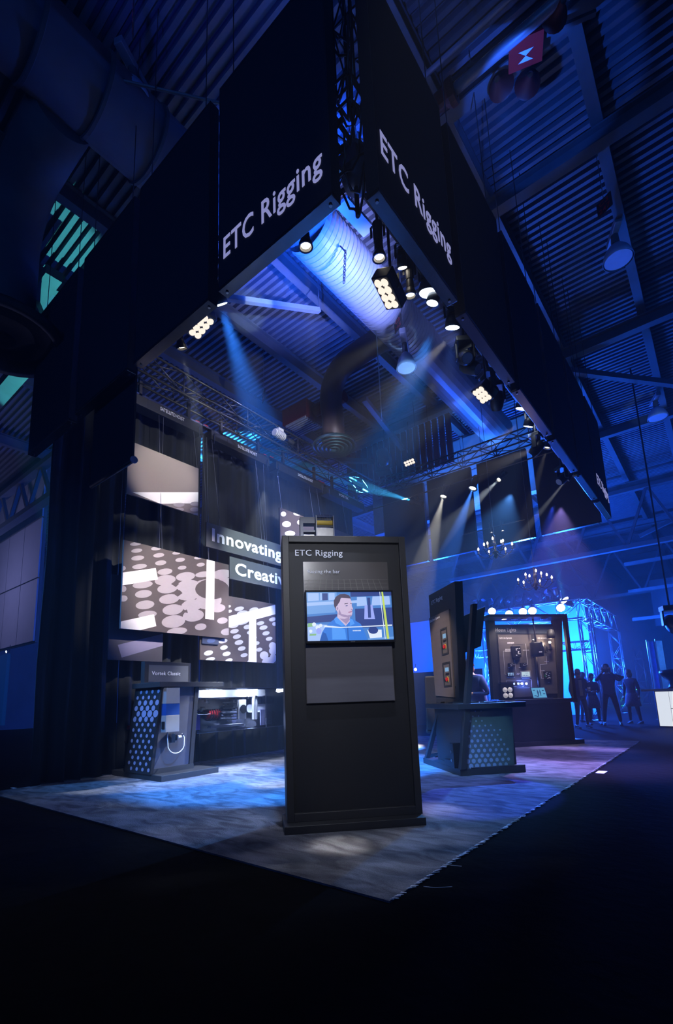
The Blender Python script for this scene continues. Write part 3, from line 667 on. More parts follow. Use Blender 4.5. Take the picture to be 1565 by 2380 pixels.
# lettered boards
dark = mat('charcoal_board', (.055, .062, .068), .55, noise=.15, nscale=3)
fr = Frame((-7.35, 5.5, 4.05), PI/2)
t = hung('lettered_board', 'charcoal board with the large white word starting In, upper of two', 'sign', -7.35, 5.5, 8.6, 4.05, 4.54, back=dark, wires=(5.83, 7.05), group='charcoal lettered boards')
a = fr.at(491, 1262); b = fr.at(655, 1262)
text('Innovating', 'white', t, T(.13, -.008, .145), width=fr.at(656, 1300)[0]-.15, height=.26, bold=.025)
text('possibilities', 'white', t, T(fr.at(656, 1300)[0]+.15, -.008, .145), width=.7, height=.2, bold=.014) if False else None
t = hung('lettered_board', 'charcoal board with the large white word starting Cr, lower of two', 'sign', -7.4, 6.11, 8.9, 3.53, 3.99, back=dark, wires=(7.05,), wz=6.4, group='charcoal lettered boards')
fr = Frame((-7.4, 6.11, 3.53), PI/2)
text('Creativ', 'white', t, T(fr.at(546, 1325)[0], -.008, .11), width=fr.at(660, 1340)[0]-fr.at(546, 1325)[0]+.02, height=.26, bold=.025)
# picture lights from the far right truss, one per picture
wl_('SPOT', 'picture_light', (-2.6, 4.8, 5.6), (-7.5, 4.7, 5.25), 1300, WHITE, .03, 20, .75)
wl_('SPOT', 'picture_light', (-2.0, 5.0, 5.3), (-7.4, 5.0, 3.15), 2900, (1, .92, .88), .03, 27, .7)
wl_('SPOT', 'picture_light', (-2.0, 7.5, 5.3), (-7.5, 6.6, 2.6), 2700, (.93, .92, 1), .03, 19, .6)
wl_('SPOT', 'picture_light', (-2.0, 8.5, 5.3), (-7.5, 8.6, 4.9), 2700, (1, .92, .86), .03, 24, .6)
wl_('SPOT', 'picture_light', (-2.0, 6.5, 5.6), (-7.4, 6.7, 4.1), 2600, (.85, 1, .97), .03, 20, .7)

# ================================================================== TALL KIOSK (centre)
kf = Frame((-3.06, 3.12, 0), math.radians(46.9))
k = thing('tall_kiosk', 'tall dark framed kiosk with a screen standing at the front of the carpet', 'kiosk', kf.o, kf.rz)
MB().box(0, 1.235, 0, .52, 0, .066).build('base_plinth', 'panel', k, bevel=.004)
f = MB(); f.box(.03, .092, .13, .5, .066, 2.68); f.box(1.188, 1.25, .13, .5, .066, 2.68); f.box(.092, 1.188, .13, .5, 2.615, 2.68); f.box(.092, 1.188, .13, .5, .066, .138)
f.build('outer_frame', 'panel', k, bevel=.003)
MB().box(.092, 1.188, .165, .49, .138, 2.615).build('inset_board', 'inset', k)
text('ETC Rigging', 'letter', k, T(.155, .16, 2.487), width=.465, height=.062, bold=.004)
MB().box(.225, 1.06, .14, .165, 1.075, 2.42).build('graphic_board', mat('gloss_taupe_board', (.11, .10, .095), .22, noise=.15, nscale=3), k, bevel=.002)
text('Raising the bar', 'letter', k, T(.27, .136, 2.305), width=.31, height=.036, bold=.002)
lb = MB().box(.232, 1.052, .132, .14, 1.08, 1.66).build('lower_board', mat('soft_grey_board', (.12, .115, .13), .55, noise=.25, nscale=4, stretch=(.4, 1, 5)), k)
# ghostly roof truss print between caption and screen
gp = MB()
for i in range(13):
    x = .25+.062*i; gp.add([(x, .1385, 2.14), (x+.006, .1385, 2.14), (x+.03-.005*i, .1385, 2.245), (x+.024-.005*i, .1385, 2.245)], [(0, 1, 2, 3)])
for z in (2.16, 2.2, 2.235): gp.add([(.235, .1383, z), (1.05, .1383, z+.004), (1.05, .1383, z+.007), (.235, .1383, z+.003)], [(0, 1, 2, 3)])
gp.build('roof_print', mat('faint_print', (.15, .135, .12), .4, noise=.1), k)
# television
tv = thing('television', 'flat television showing a man in a blue shirt, fixed to the tall kiosk', 'television', kf.m @ Vector((.23, .06, 1.62)), kf.rz)
TW, TH = .845, .5
MB().box(0, TW, .012, .072, 0, TH).build('casing', 'blackpl', tv, bevel=.006)
b = MB(); b.box(0, TW, 0, .014, 0, .022); b.box(0, TW, 0, .014, TH-.016, TH); b.box(0, .014, 0, .014, .022, TH-.016); b.box(TW-.014, TW, 0, .014, .022, TH-.016)
b.build('bezel', mat('gloss_bezel', (.02, .02, .022), .12, noise=.1), tv, bevel=.002)
SCR = [('scr_wall', (.06, .22, .62)), ('scr_pale', (.38, .55, .95)), ('scr_steel', (.16, .36, .78)), ('scr_navy', (.02, .05, .25)), ('scr_lilac', (.33, .40, .95)), ('scr_skin', (.62, .50, .72)), ('scr_shade', (.36, .27, .48)),
       ('scr_hair', (.06, .04, .09)), ('scr_shirt', (.03, .20, .75)), ('scr_shirt_light', (.08, .33, .95)), ('scr_shirt_dark', (.01, .10, .45)), ('scr_yellow', (.55, .70, .12)), ('scr_white', (.75, .85, 1.0)), ('scr_lips', (.42, .18, .35)), ('scr_green', (.25, .5, .25))]
SM = [emis(n, c, 1.0) for n, c in SCR]; SI = {n: i for i, (n, c) in enumerate(SCR)}
sc_ = MB(); lay = [0]
def q_(x, y): return ((x-318)/(1180-318)*(TW-.03)+.015, (1300-y)/(1300-822)*(TH-.04)+.023)
def sp(cn, pts):
    lay[0] += 1; sc_.add([(q_(*p)[0], .0118-.00012*lay[0], q_(*p)[1]) for p in pts], [tuple(range(len(pts)))], SI[cn])
def se(cn, cx, cy_, rx, ry, n=18): sp(cn, [(cx+rx*math.cos(2*PI*i/n), cy_+ry*math.sin(2*PI*i/n)) for i in range(n)])
sp('scr_wall', [(318, 1300), (1180, 1300), (1180, 822), (318, 822)])
sp('scr_steel', [(318, 1040), (620, 1010), (620, 822), (318, 822)])
for a in ((330, 830, 440, 910), (455, 828, 470, 905), (540, 830, 600, 905)): sp('scr_pale', [(a[0], a[3]), (a[2], a[3]-6), (a[2], a[1]), (a[0], a[1])])
sp('scr_navy', [(475, 905), (530, 902), (530, 832), (475, 832)])
sp('scr_pale', [(318, 960), (830, 930), (830, 905), (318, 925)]); sp('scr_steel', [(318, 1040), (600, 1025), (600, 965), (318, 975)])
sp('scr_navy', [(318, 1130), (620, 1110), (620, 1040), (318, 1065)])
sp('scr_navy', [(800, 1180), (1180, 1170), (1180, 980), (800, 990)]); sp('scr_navy', [(760, 870), (1180, 860), (1180, 822), (760, 822)])
sp('scr_pale', [(820, 965), (925, 960), (920, 870), (825, 872)]); sp('scr_pale', [(970, 960), (1165, 950), (1160, 866), (985, 868)])
sp('scr_lilac', [(890, 1095), (1000, 1095), (980, 950), (900, 955)]); sp('scr_navy', [(930, 1080), (960, 1080), (960, 880), (930, 880)])
sp('scr_pale', [(318, 1300), (560, 1300), (560, 1150), (318, 1130)]); sp('scr_green', [(320, 1165), (370, 1160), (380, 1125), (325, 1128)]); sp('scr_green', [(335, 1250), (400, 1248), (405, 1230), (340, 1232)])
for a in ((385, 1140, 20), (420, 1170, 22), (450, 1150, 16), (350, 1205, 16)): se('scr_white', a[0], a[1], a[2], a[2])
se('scr_lilac', 430, 1205, 26, 30)
sp('scr_white', [(940, 1290), (1060, 1290), (1060, 1200), (915, 1200)]); se('scr_navy', 975, 1205, 50, 36); sp('scr_steel', [(920, 1300), (1180, 1290), (1180, 1270), (920, 1285)])
sp('scr_shirt', [(436, 1300), (912, 1300), (880, 1200), (850, 1140), (760, 1085), (620, 1070), (560, 1110), (500, 1160), (460, 1220)])
sp('scr_shirt_dark', [(436, 1300), (520, 1300), (500, 1230), (470, 1215)]); sp('scr_shirt_light', [(560, 1290), (700, 1290), (690, 1190), (560, 1150)])
sp('scr_skin', [(612, 1100), (700, 1158), (745, 1110), (745, 1060), (625, 1020)])
sp('scr_shade', [(640, 1085), (705, 1140), (742, 1100), (740, 1072), (690, 1090)])
sp('scr_shirt_light', [(585, 1090), (610, 1065), (690, 1150), (660, 1160), (600, 1130)]); sp('scr_shirt_light', [(742, 1090), (770, 1095), (790, 1140), (740, 1160)])
sp('scr_skin', [(612, 1000), (640, 900), (690, 868), (755, 880), (770, 930), (768, 960), (781, 995), (770, 1005), (772, 1030), (762, 1062), (730, 1078), (680, 1070), (630, 1045)])
sp('scr_shade', [(630, 1045), (680, 1070), (730, 1078), (762, 1062), (764, 1050), (720, 1056), (660, 1040), (640, 990)])
sp('scr_hair', [(590, 960), (612, 1015), (618, 960), (650, 915), (660, 880), (765, 888), (745, 855), (700, 840), (650, 845), (610, 870), (588, 910)])
se('scr_skin', 622, 985, 16, 26); se('scr_shade', 622, 986, 8, 15)
sp('scr_hair', [(695, 938), (730, 930), (732, 937), (697, 946)]); sp('scr_navy', [(705, 958), (726, 954), (728, 961), (708, 965)]); sp('scr_hair', [(752, 934), (770, 938), (768, 943), (752, 940)])
sp('scr_lips', [(728, 1022), (768, 1012), (769, 1022), (735, 1032)]); sp('scr_shade', [(760, 990), (781, 996), (768, 1004), (757, 1000)])
sp('scr_shirt_dark', [(712, 1160), (722, 1160), (724, 1300), (712, 1300)])
for i in range(7): sp('scr_white', [(768+12*i, 1212), (776+12*i, 1212), (776+12*i, 1202), (768+12*i, 1202)])
sp('scr_white', [(480, 1168), (640, 1178), (1170, 1165), (1170, 1152), (800, 1166), (640, 1168), (490, 1150)])
sp('scr_yellow', [(1108, 1292), (1134, 1292), (1096, 822), (1078, 822)]); sp('scr_white', [(1088, 1292), (1096, 1292), (1064, 822), (1058, 822)])
sc_.build('screen_picture', SM, tv)
MB().box(TW*.49, TW*.54, -.001, 0, .005, .012).build('maker_badge', 'alu', tv)
# rope guide device on top of the kiosk
t = thing('sheave_block', 'metal sheave block with brass roller on top of the tall kiosk', 'pulley', kf.m @ Vector((.22, .27, 2.68)), kf.rz)
b = MB(); b.box(0, .03, 0, .1, 0, .245); b.box(.03, .15, 0, .1, .18, .245); b.box(.03, .15, .01, .09, .09, .11); b.box(.03, .15, .01, .09, .02, .05); b.build('side_bracket', 'greybox', t)
b = MB(); b.box(.155, .165, -.04, .14, 0, .25); b.box(.33, .34, -.04, .14, 0, .25); b.box(.165, .33, -.03, .13, 0, .12); b.build('cheek_plates', 'alu', t, bevel=.002)
MB().cyl((.166, .03, .19), (.329, .03, .19), .032, .032, 16).build('brass_roller', 'yellow', t)
b = MB()
for i in range(12): b.cyl((.172+.0135*i, .03, .255), (.18+.0135*i, .03, .255), .028, .028, 12)
b.build('grooved_drum', 'chrome', t); MB().box(.166, .33, -.03, -.02, .13, .15).build('guide_bar', 'blackm', t)

# ================================================================== DOTTED DEMONSTRATION STAND (left)
vf = Frame((-6.6, 4.19, 0), PI/2)
v = thing('demonstration_stand', 'dark stand with dotted slanted side and small sign on top, at left', 'stand', vf.o, vf.rz)
MB().box(0, 1.04, 0, 1.45, 0, .085).build('base_plinth', 'panel', v, bevel=.004)
MB().hexa([(.02, .32, .085), (.74, .32, .085), (.74, 1.0, .085), (.02, 1.0, .085)], [(.06, .14, 1.375), (.70, .14, 1.375), (.70, .82, 1.375), (.06, .82, 1.375)]).build('leaning_body', mat('slate_board', (.075, .075, .10), .5, noise=.2, nscale=10), v)
b = MB(); b.hexa([(-.02, .27, .085), (.03, .27, .085), (.03, 1.02, .085), (-.02, 1.02, .085)], [(.02, .09, 1.375), (.07, .09, 1.375), (.07, .84, 1.375), (.02, .84, 1.375)]); b.build('side_board', 'inset', v)
b = MB(); b.hexa([(.68, .29, .085), (.75, .29, .085), (.75, .36, .085), (.68, .36, .085)], [(.65, .11, 1.375), (.72, .11, 1.375), (.72, .18, 1.375), (.65, .18, 1.375)]); b.box(.02, .75, .27, .31, .085, .16); b.build('front_rim', 'panel', v)
# dots on the slanted side (local plane x ~ -.02, facing -x): each a thin disc of print
def sidept(y, z): tt = (z-.085)/1.29; return (-.0225+.04*tt, y+.27-.18*tt, z)
dm_ = MB(); rn = random.Random(4)
for r in range(15):
    for c in range(5):
        z = .15+.083*r; yy = .06+.165*c+(.083 if r % 2 else 0); rad = .028
        if 9 <= r <= 12: rad = .042
        if r == 10 and c < 3: rad = .056
        if yy > .71: continue
        P = [sidept(yy+rad*1.2*math.cos(a), z+rad*math.sin(a)) for a in [2*PI*i/14 for i in range(14)]]
        dm_.add([(p[0]-.00005*(r*5+c), p[1], p[2]) for p in P], [tuple(range(13, -1, -1))])
dm_.build('dot_print', mat('steel_blue_dots', (.22, .24, .38), .5, noise=.1), v)['kind'] = 'stuff'
MB().box(-.03, 1.18, .06, .86, 1.375, 1.455).build('top_slab', 'panel', v, bevel=.004)
s = MB(); s.box(0, .86, .55, .66, 1.455, 1.80); s.build('sign_box', 'panel', v, bevel=.004)
MB().box(.07, .81, .545, .55, 1.475, 1.745).build('sign_face', 'greybox', v) if False else MB().box(.07, .81, .545, .55, 1.475, 1.745).build('sign_face', mat('sign_grey', (.085, .085, .095), .5, noise=.1), v)
q0 = vf.at(353, 1563, .545); q1 = vf.at(419, 1563, .545)
text('Vortek Classic', 'letter', v, T(q0[0], .54, 1.585), width=q1[0]-q0[0], height=.062, bold=.002)
t = thing('control_box', 'grey wall box with a dark blue middle band on the dotted stand', 'control box', vf.m @ Vector((.05, .0, .70)), vf.rz)
MB().box(0, .235, 0, .13, 0, .25).build('lower_door', 'greybox', t, bevel=.004); MB().box(0, .235, .001, .13, .25, .42).build('blue_band', 'bluelabel', t); MB().box(0, .235, 0, .13, .42, .66).build('upper_door', 'greybox', t, bevel=.004)
MB().box(-.01, .0, .03, .1, .05, .16).build('side_latch', 'blackpl', t); MB().box(.03, .2, .13, .17, .1, .6).build('mounting_bracket', 'panel', t)
t = thing('cable_loop', 'white cable looping from the grey control box to a socket', 'cable', vf.m @ Vector((.1, .12, .70)), vf.rz)
MB().tube([(.08+.0, .03, .01), (.06, .0, -.1)]+[(.06+.15*(1-math.cos(a)), -.01, -.18-.15*math.sin(a)) for a in [i*PI/10 for i in range(1, 10)]]+[(.36, .0, -.1), (.33, .02, -.045)], .008, 8).build('white_cable', 'white', t, smooth=True)
MB().cyl((.24, -.0, -.09), (.3, -.0, -.09), .026, .022, 12).build('plug_body', 'white', t); MB().cyl((.3, -.0, -.09), (.345, .02, -.06), .02, .02, 10).build('plug_collar', 'chrome', t)
MB().box(.13, .2, .0, .13, -.17, -.03).build('socket_box', 'chrome', t, bevel=.004); MB().box(.2, .25, .02, .13, -.14, -.05).build('socket_mount', 'blackpl', t)
# clear case with hoist
cs0 = thing('display_case', 'long clear acrylic case with a lit hoist inside, beside the dotted stand', 'display case', vf.m @ Vector((.76, .22, 0)), vf.rz)
L = 3.2; Z0, Z1 = .63, 1.36
MB().box(0, L, 0, .004, Z0, Z1).build('front_pane', 'glass', cs0); MB().box(0, L, .6, .604, Z0, Z1).build('back_pane', 'glass', cs0); MB().box(0, L, 0, .6, Z0-.006, Z0).build('bottom_pane', 'glass', cs0); MB().box(0, L, 0, .6, Z1, Z1+.006).build('top_pane', 'glass', cs0)
b = MB(); b.box(0, L, -.004, .004, Z0-.008, Z0+.002); b.box(0, L, -.004, .004, Z1-.004, Z1+.006); b.box(1.55, 1.562, -.004, 0, Z0, Z1); b.build('polished_edge', 'chrome', cs0)
MB().box(L, L+.5, -.1, .7, 0, 1.4).build('far_support', 'panel', cs0)
h = thing('demonstration_hoist', 'open machinery of the lit hoist inside the clear case', 'hoist', vf.m @ Vector((.45, .22, 0)), vf.rz)
MB().box(.05, L-.02, .12, .2, 1.2, 1.33).build('support_beam', 'white', h, bevel=.004)
MB().cyl((1.72, .3, .98), (L-.05, .3, .98), .075, .075, 24).build('drum_tube', 'white', h, smooth=True)
for x in (1.66, 1.72, 2.25, 2.68): MB().box(x, x+.03, .1, .16, .78, 1.22).build('drop_plate', 'white', h)
for i in range(10): MB().cyl((1.5+.2*i, .11, 1.19), (1.53+.2*i, .11, 1.19), .03, .03, 12).build('pulley', 'chrome', h)
MB().cyl((.72, .3, .92), (.98, .3, .92), .1, .1, 20).build('motor_body', 'redplastic', h)
for i in range(5): MB().cyl((.75+.05*i, .3, .92), (.765+.05*i, .3, .92), .12, .12, 20).build('cooling_fin', 'red', h)
for i in range(7): MB().box(1.0, 1.3, .15, .45, .8+.05*i, .815+.05*i).build('winding', 'truss', h)
MB().box(1.33, 1.5, .14, .2, .8, 1.15).build('end_plate', 'white', h); MB().lathe([(0, 0), (.07, 0), (.08, .02), (0, .02)], (1.415, .135, .98), 18, axis=(0, -1, 0)).build('end_bearing', 'truss', h)
MB().box(.3, 1.25, .2, .34, 1.0, 1.17).build('gear_train', 'truss', h)
MB().box(.75, 1.5, .2, .3, .68, .72).build('bottom_rail', 'alu', h)
MB().tube([(.2, .05, 1.03), (.28, .05, .97), (.38, .05, .93), (.5, .05, .92), (.62, .05, .93)], .007, 6).build('signal_cable', 'white', h)
for x in (.35, .55): MB().box(x, x+.09, .35, .4, .66, 1.0).build('violet_tag', mat('violet_plate', (.16, .14, .6), .5), h)
MB().box(1.9, 2.2, .18, .2, .66, .95).build('warning_sheet', mat('pale_violet_sheet', (.55, .55, .9), .5), h)
rn = random.Random(9)
m_ = MB()
for i in range(60):
    x = .45+rn.random()*.9; z = .85+rn.random()*.33; m_.box(x, x+.02+.05*rn.random(), .15+.2*rn.random(), .36, z, z+.01+.03*rn.random())
m_.build('machine_fittings', 'gloss', h)['kind'] = 'stuff'
wl_('SPOT', 'case_light', (-5.2, 5.0, 4.4), (-6.95, 5.8, 1.25), 1500, (.8, .87, 1), .03, 40, .6)
for yy_ in (5.35, 6.15, 6.95): wl_('AREA', 'case_fill', (-6.85, yy_, 1.345), (-7.1, yy_, .95), 24, (.72, .8, 1), .3)  # added fill discs that brighten the inside of the case
lamp('AREA', 'case_fill', (-7.28, 6.3, .75), (-7.1, 6.3, 1.2), 14, (.5, .6, 1), .6)  # one more added fill, from below
# flight case behind the stand at the curtain
t = thing('flight_case', 'small black road case between curtain and dotted stand', 'case', (-8.0, 4.55, 0), PI/2)
MB().box(-.15, .12, -.1, .2, .02, .72).build('case_body', 'blackm', t, bevel=.01); MB().box(-.16, .13, -.105, .205, .5, .53).build('metal_band', 'gloss', t); MB().box(-.16, .13, -.105, .205, .12, .14).build('metal_band', 'gloss', t)
MB().cyl((-.1, .05, .72), (-.1, .05, .78), .03, .03, 10).build('knob', 'redplastic', t); MB().box(-.15, .12, -.1, .2, 0, .02).build('runner', 'blackpl', t)

# ================================================================== RIGHT KIOSK (two control cut-outs)
rf = Frame((-3.04, 6.57, 0), math.radians(48.5)); sf = Frame((-4.08, 7.60, 0), math.radians(48.5-90-3.2))
r = thing('control_kiosk', 'dark two sided kiosk with rigging controls and dotted front panel, right of the tall kiosk', 'kiosk', rf.o, rf.rz)
MB().box(0, .98, 0, 1.46, 0, .085).build('base_plinth', 'panel', r, bevel=.004)
MB().prism([(.10, .085), (.84, .085), (.90, .90), (.20, .90)], .05, .09).build('dotted_panel', mat('teal_grey_board', (.075, .105, .12), .5, noise=.2, nscale=9), r)
dots = []
rn = random.Random(8)
for i in range(12):
    for j in range(8):
        x = .10+.088*j+(.044 if i % 2 else 0); z = .115+.068*i; rad = .034-.0022*i*.9-.0012*j
        if j > 7-i*.35+1.5 or (i > 8 and j > 3): continue
        if x < .115+.1*(z/.9): continue
        if x > .84: continue
        dots.append(ell(x, z, rad, rad, 0, 16))
m_ = MB()
for p in dots: m_.add([(x, .0485, z) for x, z in p], [tuple(range(len(p)))])
m_.build('dot_print', mat('pale_blue_dots', (.20, .30, .46), .5, noise=.08), r)['kind'] = 'stuff'
MB().box(.16, .9, .09, 1.2, .085, .9).build('cabinet_body', 'panel', r)
MB().box(.02, 1.06, -.05, 1.25, .90, .975).build('counter_slab', 'panel', r, bevel=.004)
MB().hexa([(0, -.02, .085), (.085, -.02, .085), (.085, .07, .085), (0, .07, .085)], [(.40, -.02, 2.42), (.47, -.02, 2.42), (.47, .07, 2.42), (.40, .07, 2.42)]).build('leaning_post', 'panel', r, bevel=.003)
MB().hexa([(0.02, 1.38, .085), (.09, 1.38, .085), (.09, 1.46, .085), (0.02, 1.46, .085)], [(.2, 1.0, 1.0), (.27, 1.0, 1.0), (.27, 1.08, 1.0), (.2, 1.08, 1.0)]).build('rear_leg', 'panel', r, bevel=.003)
MB().box(.18, .98, .0, .1, .085, .1).build('kick_rail', 'panel', r)
# tall side board facing left, measured in its own plane
LY = .30
bp = [sf.at(*p, LY) for p in ((1012, 1632), (1069, 1641), (1057, 1351), (997, 1384))]
bd = MB().prism(bp, LY, LY+.13).build('tall_board', 'blackm', None, bevel=.003); bd.matrix_world = sf.m; bd.parent = r; bd.matrix_parent_inverse = rf.i; 
def onside(mb, name, mt, par=None):
    o = mb.build(name, mt, None); o.matrix_world = sf.m; o.parent = par or r; o.matrix_parent_inverse = (Matrix() if par else rf.i); 
    if par is not None: o.matrix_world = Matrix(); o.matrix_basis = Matrix(); o.parent = par
    return o
gp_ = [sf.at(*p, LY-.02) for p in ((1013, 1617), (1056, 1621), (1044, 1416), (998, 1437))]
onside(MB().prism(gp_, LY-.022, LY), 'graphic_board', 'graphic')
a = sf.at(1004, 1406, LY-.005); b_ = sf.at(1029, 1393, LY-.005)
o = text('ETC Rigging', 'letter', None, T(a[0], LY-.006, a[1]), width=(b_[0]-a[0]), height=.07, bold=.0); o.matrix_world = sf.m @ T(a[0], LY-.006, a[1]); o.parent = r; o.matrix_parent_inverse = rf.i
a = sf.at(1000, 1447, LY-.03); b_ = sf.at(1022, 1438, LY-.03)
o = text('QuickTouch Controls', 'letter', None, Matrix(), width=(b_[0]-a[0]), height=.045, bold=.01); o.matrix_world = sf.m @ T(a[0], LY-.026, a[1]); o.parent = r; o.matrix_parent_inverse = rf.i
for (x0, y0, x1, y1, lb) in ((1022, 1460, 1043, 1522, 'upper'), (1027, 1538, 1050, 1598, 'lower')):
    tl = sf.at(x0+1, y0+3, LY-.03); br = sf.at(x1, y1-2, LY-.03); w = br[0]-tl[0]; h_ = tl[1]-br[1]
    t = thing('control_unit', lb+' rigging control unit with red and yellow buttons set in the kiosk board', 'control panel', sf.m @ Vector((tl[0], LY-.03, br[1])), sf.rz)
    f = MB(); f.box(0, w, 0, .03, 0, .03); f.box(0, w, 0, .03, h_-.03, h_); f.box(0, .04, 0, .03, .03, h_-.03); f.box(w-.04, w, 0, .03, .03, h_-.03); f.build('surround', 'blackm', t)
    MB().box(.04, w-.04, .01, .03, .03, h_-.03).build('face_plate', 'chrome', t)
    MB().box(w*.3, w*.75, .004, .01, h_*.62, h_*.78).build('display_window', emis('tiny_display', (.3, .6, .95), .6), t)
    MB().box(w*.3, w*.75, .004, .01, h_*.48, h_*.56).build('label_bar', 'blackpl', t)
    MB().cyl((w*.55, .01, h_*.3), (w*.55, -.02, h_*.3), .035, .035, 14).build('stop_button', 'redplastic', t); MB().cyl((w*.55, .01, h_*.3), (w*.55, .002, h_*.3), .05, .05, 14).build('button_ring', 'yellow', t)
    for k_ in (.25, .4): MB().cyl((w*k_, .01, h_*.27), (w*k_, -.012, h_*.27), .018, .018, 10).build('push_button', 'blackpl', t)
t = thing('socket_panel', 'small black connector box low on the control kiosk', 'box', rf.m @ Vector((-.03, .12, .09)), rf.rz)
MB().box(0, .12, 0, .12, 0, .34).build('box_body', 'blackpl', t, bevel=.004)
for z in (.1, .22): MB().cyl((-.012, .06, z), (.0, .06, z), .022, .022, 12).build('socket', 'chrome', t)
MB().box(.0, .16, .2, .55, .085, .17).build('cable_slot', 'blackpl', r)
# monitor seen from behind, on the kiosk desk
t = thing('monitor', 'tilted black monitor seen edge on above the control kiosk desk', 'monitor', rf.m @ Vector((.42, .62, .975)), rf.rz+math.radians(-8))

mp_ = [rf.at(*p, .62) for p in ((1072, 1521), (1119, 1502), (1129, 1409), (1072, 1434))]
o = MB().prism(mp_, .62, .67).build('screen_back', 'blackpl', None, bevel=.006); o.matrix_world = rf.m; o.parent = t; o.matrix_parent_inverse = (rf.m @ T(.42, .62, .975) @ Matrix.Rotation(math.radians(-8), 4, 'Z')).inverted()
MB().box(-.04, .04, .03, .09, 0, .75).build('stand_post', 'blackm', t); MB().box(-.2, .2, -.1, .16, 0, .02).build('stand_foot', 'blackm', t)
MB().cyl((0, .02, .8), (0, .08, .8), .06, .06, 12).build('swivel', 'blackm', t)
t = thing('angled_tablet', 'glowing cyan tablet edge on the kiosk desk behind the post', 'tablet', rf.m @ Vector((.42, .62, .975)), rf.rz+.9)
MB().hexa([(0, 0, 0), (.26, 0, 0), (.26, .02, 0), (0, .02, 0)], [(0, .1, .26), (.26, .1, .26), (.26, .12, .26), (0, .12, .26)]).build('tablet_body', 'blackpl', t)
MB().hexa([(.012, -.002, .01), (.248, -.002, .01), (.248, 0.0, .01), (.012, 0.0, .01)], [(.012, .092, .25), (.248, .092, .25), (.248, .096, .25), (.012, .096, .25)]).build('tablet_screen', emis('tablet_glow', (.05, .45, .8), .9), t)
t = thing('desk_items', 'dark keyboard with a red cable lying on the control kiosk desk', 'keyboard', rf.m @ Vector((.5, .12, .975)), rf.rz)
MB().box(0, .34, 0, .13, 0, .018).build('keyboard_base', 'blackpl', t, bevel=.003)
for i in range(4):
    for j in range(12): MB().box(.012+.027*j, .032+.027*j, .012+.028*i, .034+.028*i, .018, .023).build('key', 'blackm', t)
MB().tube([(.36, .05, .006), (.42, .09, .006), (.47, .03, .006), (.53, .08, .006)], .005, 6).build('red_cable', 'redplastic', t)

# ================================================================== HOUSE LIGHT STAND
hf = Frame((-3.58, 10.38, 0), math.radians(49.1))
H_ = thing('lighting_kiosk', 'dark kiosk with canopy and lit board of lamps, behind the control kiosk at right', 'kiosk', hf.o, hf.rz)
x1 = 1.50
MB().box(-1.0, x1+.1, -.02, 1.0, 0, .09).build('base_plinth', 'panel', H_, bevel=.004)
MB().box(-.95, x1-.06, .05, .9, .09, .86).build('cabinet_body', mat('deep_blue_black_board', (.014, .016, .024), .55, noise=.2), H_)
MB().box(-.95, x1+.06, -.02, .95, .86, .945).build('counter_slab', 'panel', H_, bevel=.004)
BY = .50
def hq(pts, y0, y1, name, mt): return MB().prism([hf.at(*p, y0) for p in pts], y0, y1).build(name, mt, H_)
hq([(1149, 1626), (1163, 1626), (1150, 1434), (1134, 1434)], .42, .56, 'left_post', 'blackm')
hq([(1302, 1626), (1311, 1626), (1307, 1432), (1289, 1432)], .42, .56, 'right_post', 'blackm')
hq([(1157, 1626), (1305, 1626), (1291, 1450), (1148, 1452)], BY, BY+.06, 'back_board', 'inset')
hq([(1151, 1472), (1292, 1473), (1291, 1456), (1150, 1456)], BY-.012, BY, 'title_board', mat('navy_title_board', (.03, .045, .06), .5, noise=.1))
hq([(1168, 1622), (1252, 1618), (1234, 1475), (1157, 1475)], BY-.02, BY, 'graphic_board', 'graphic')
hq([(1257, 1612), (1302, 1612), (1288, 1475), (1245, 1475)], BY-.02, BY, 'graphic_board', 'graphic')
c0 = hf.at(1136, 1432, .0); c1 = hf.at(1316, 1432, .0)
MB().box(c0[0], c1[0], -.05, .56, 2.70, 2.76).build('canopy', 'blackm', H_, bevel=.003)
MB().hexa([(c1[0]-.09, -.05, .945), (c1[0]-.02, -.05, .945), (c1[0]-.02, .03, .945), (c1[0]-.09, .03, .945)], [(c1[0]-.08, -.05, 2.7), (c1[0], -.05, 2.7), (c1[0], .03, 2.7), (c1[0]-.08, .03, 2.7)]).build('front_post', 'blackm', H_)
for i, (px_, on) in enumerate(((1173, 1), (1197, 0), (1220, 0), (1266, 0))):
    x = hf.at(px_, 1445, .2)[0]
    o = MB().lathe([(.03, .015), (.055, .01), (.06, 0), (.075, 0), (.075, .02)], (x, .2, 2.685), 20).build('downlight_ring', 'chrome', H_)
    MB().disc((x, .2, 2.69), (0, 0, -1), .05, 16).build('downlight_lens', 'lens_warm' if on else 'reflector', o)
wt = hf.at(1153, 1468, BY-.015); we = hf.at(1200, 1468, BY-.015)
text('House Lights', 'letter', H_, T(wt[0], BY-.016, wt[1]), width=we[0]-wt[0], height=.085, bold=.005)
for s_, p0, p1, hh in (('GDS ArcSystem', (1161, 1485), (1190, 1485), .04), ('GDS ArcLamp', (1249, 1485), (1271, 1485), .04)):
    a = hf.at(*p0, BY-.022); b_ = hf.at(*p1, BY-.022); text(s_, 'letter', H_, T(a[0], BY-.024, a[1]), width=b_[0]-a[0], height=hh, bold=.0)
def hl(path, wd=.006):
    P = [hf.at(*p, BY-.022) for p in path]; m = MB()
    for a, b in zip(P, P[1:]): m.bar((a[0], BY-.023, a[1]), (b[0], BY-.023, b[1]), wd, .004)
    m.build('diagram_line', 'letter', H_)
Q = 250/1565
def z4(x, y): return 1100+x*Q, 1350+y*Q
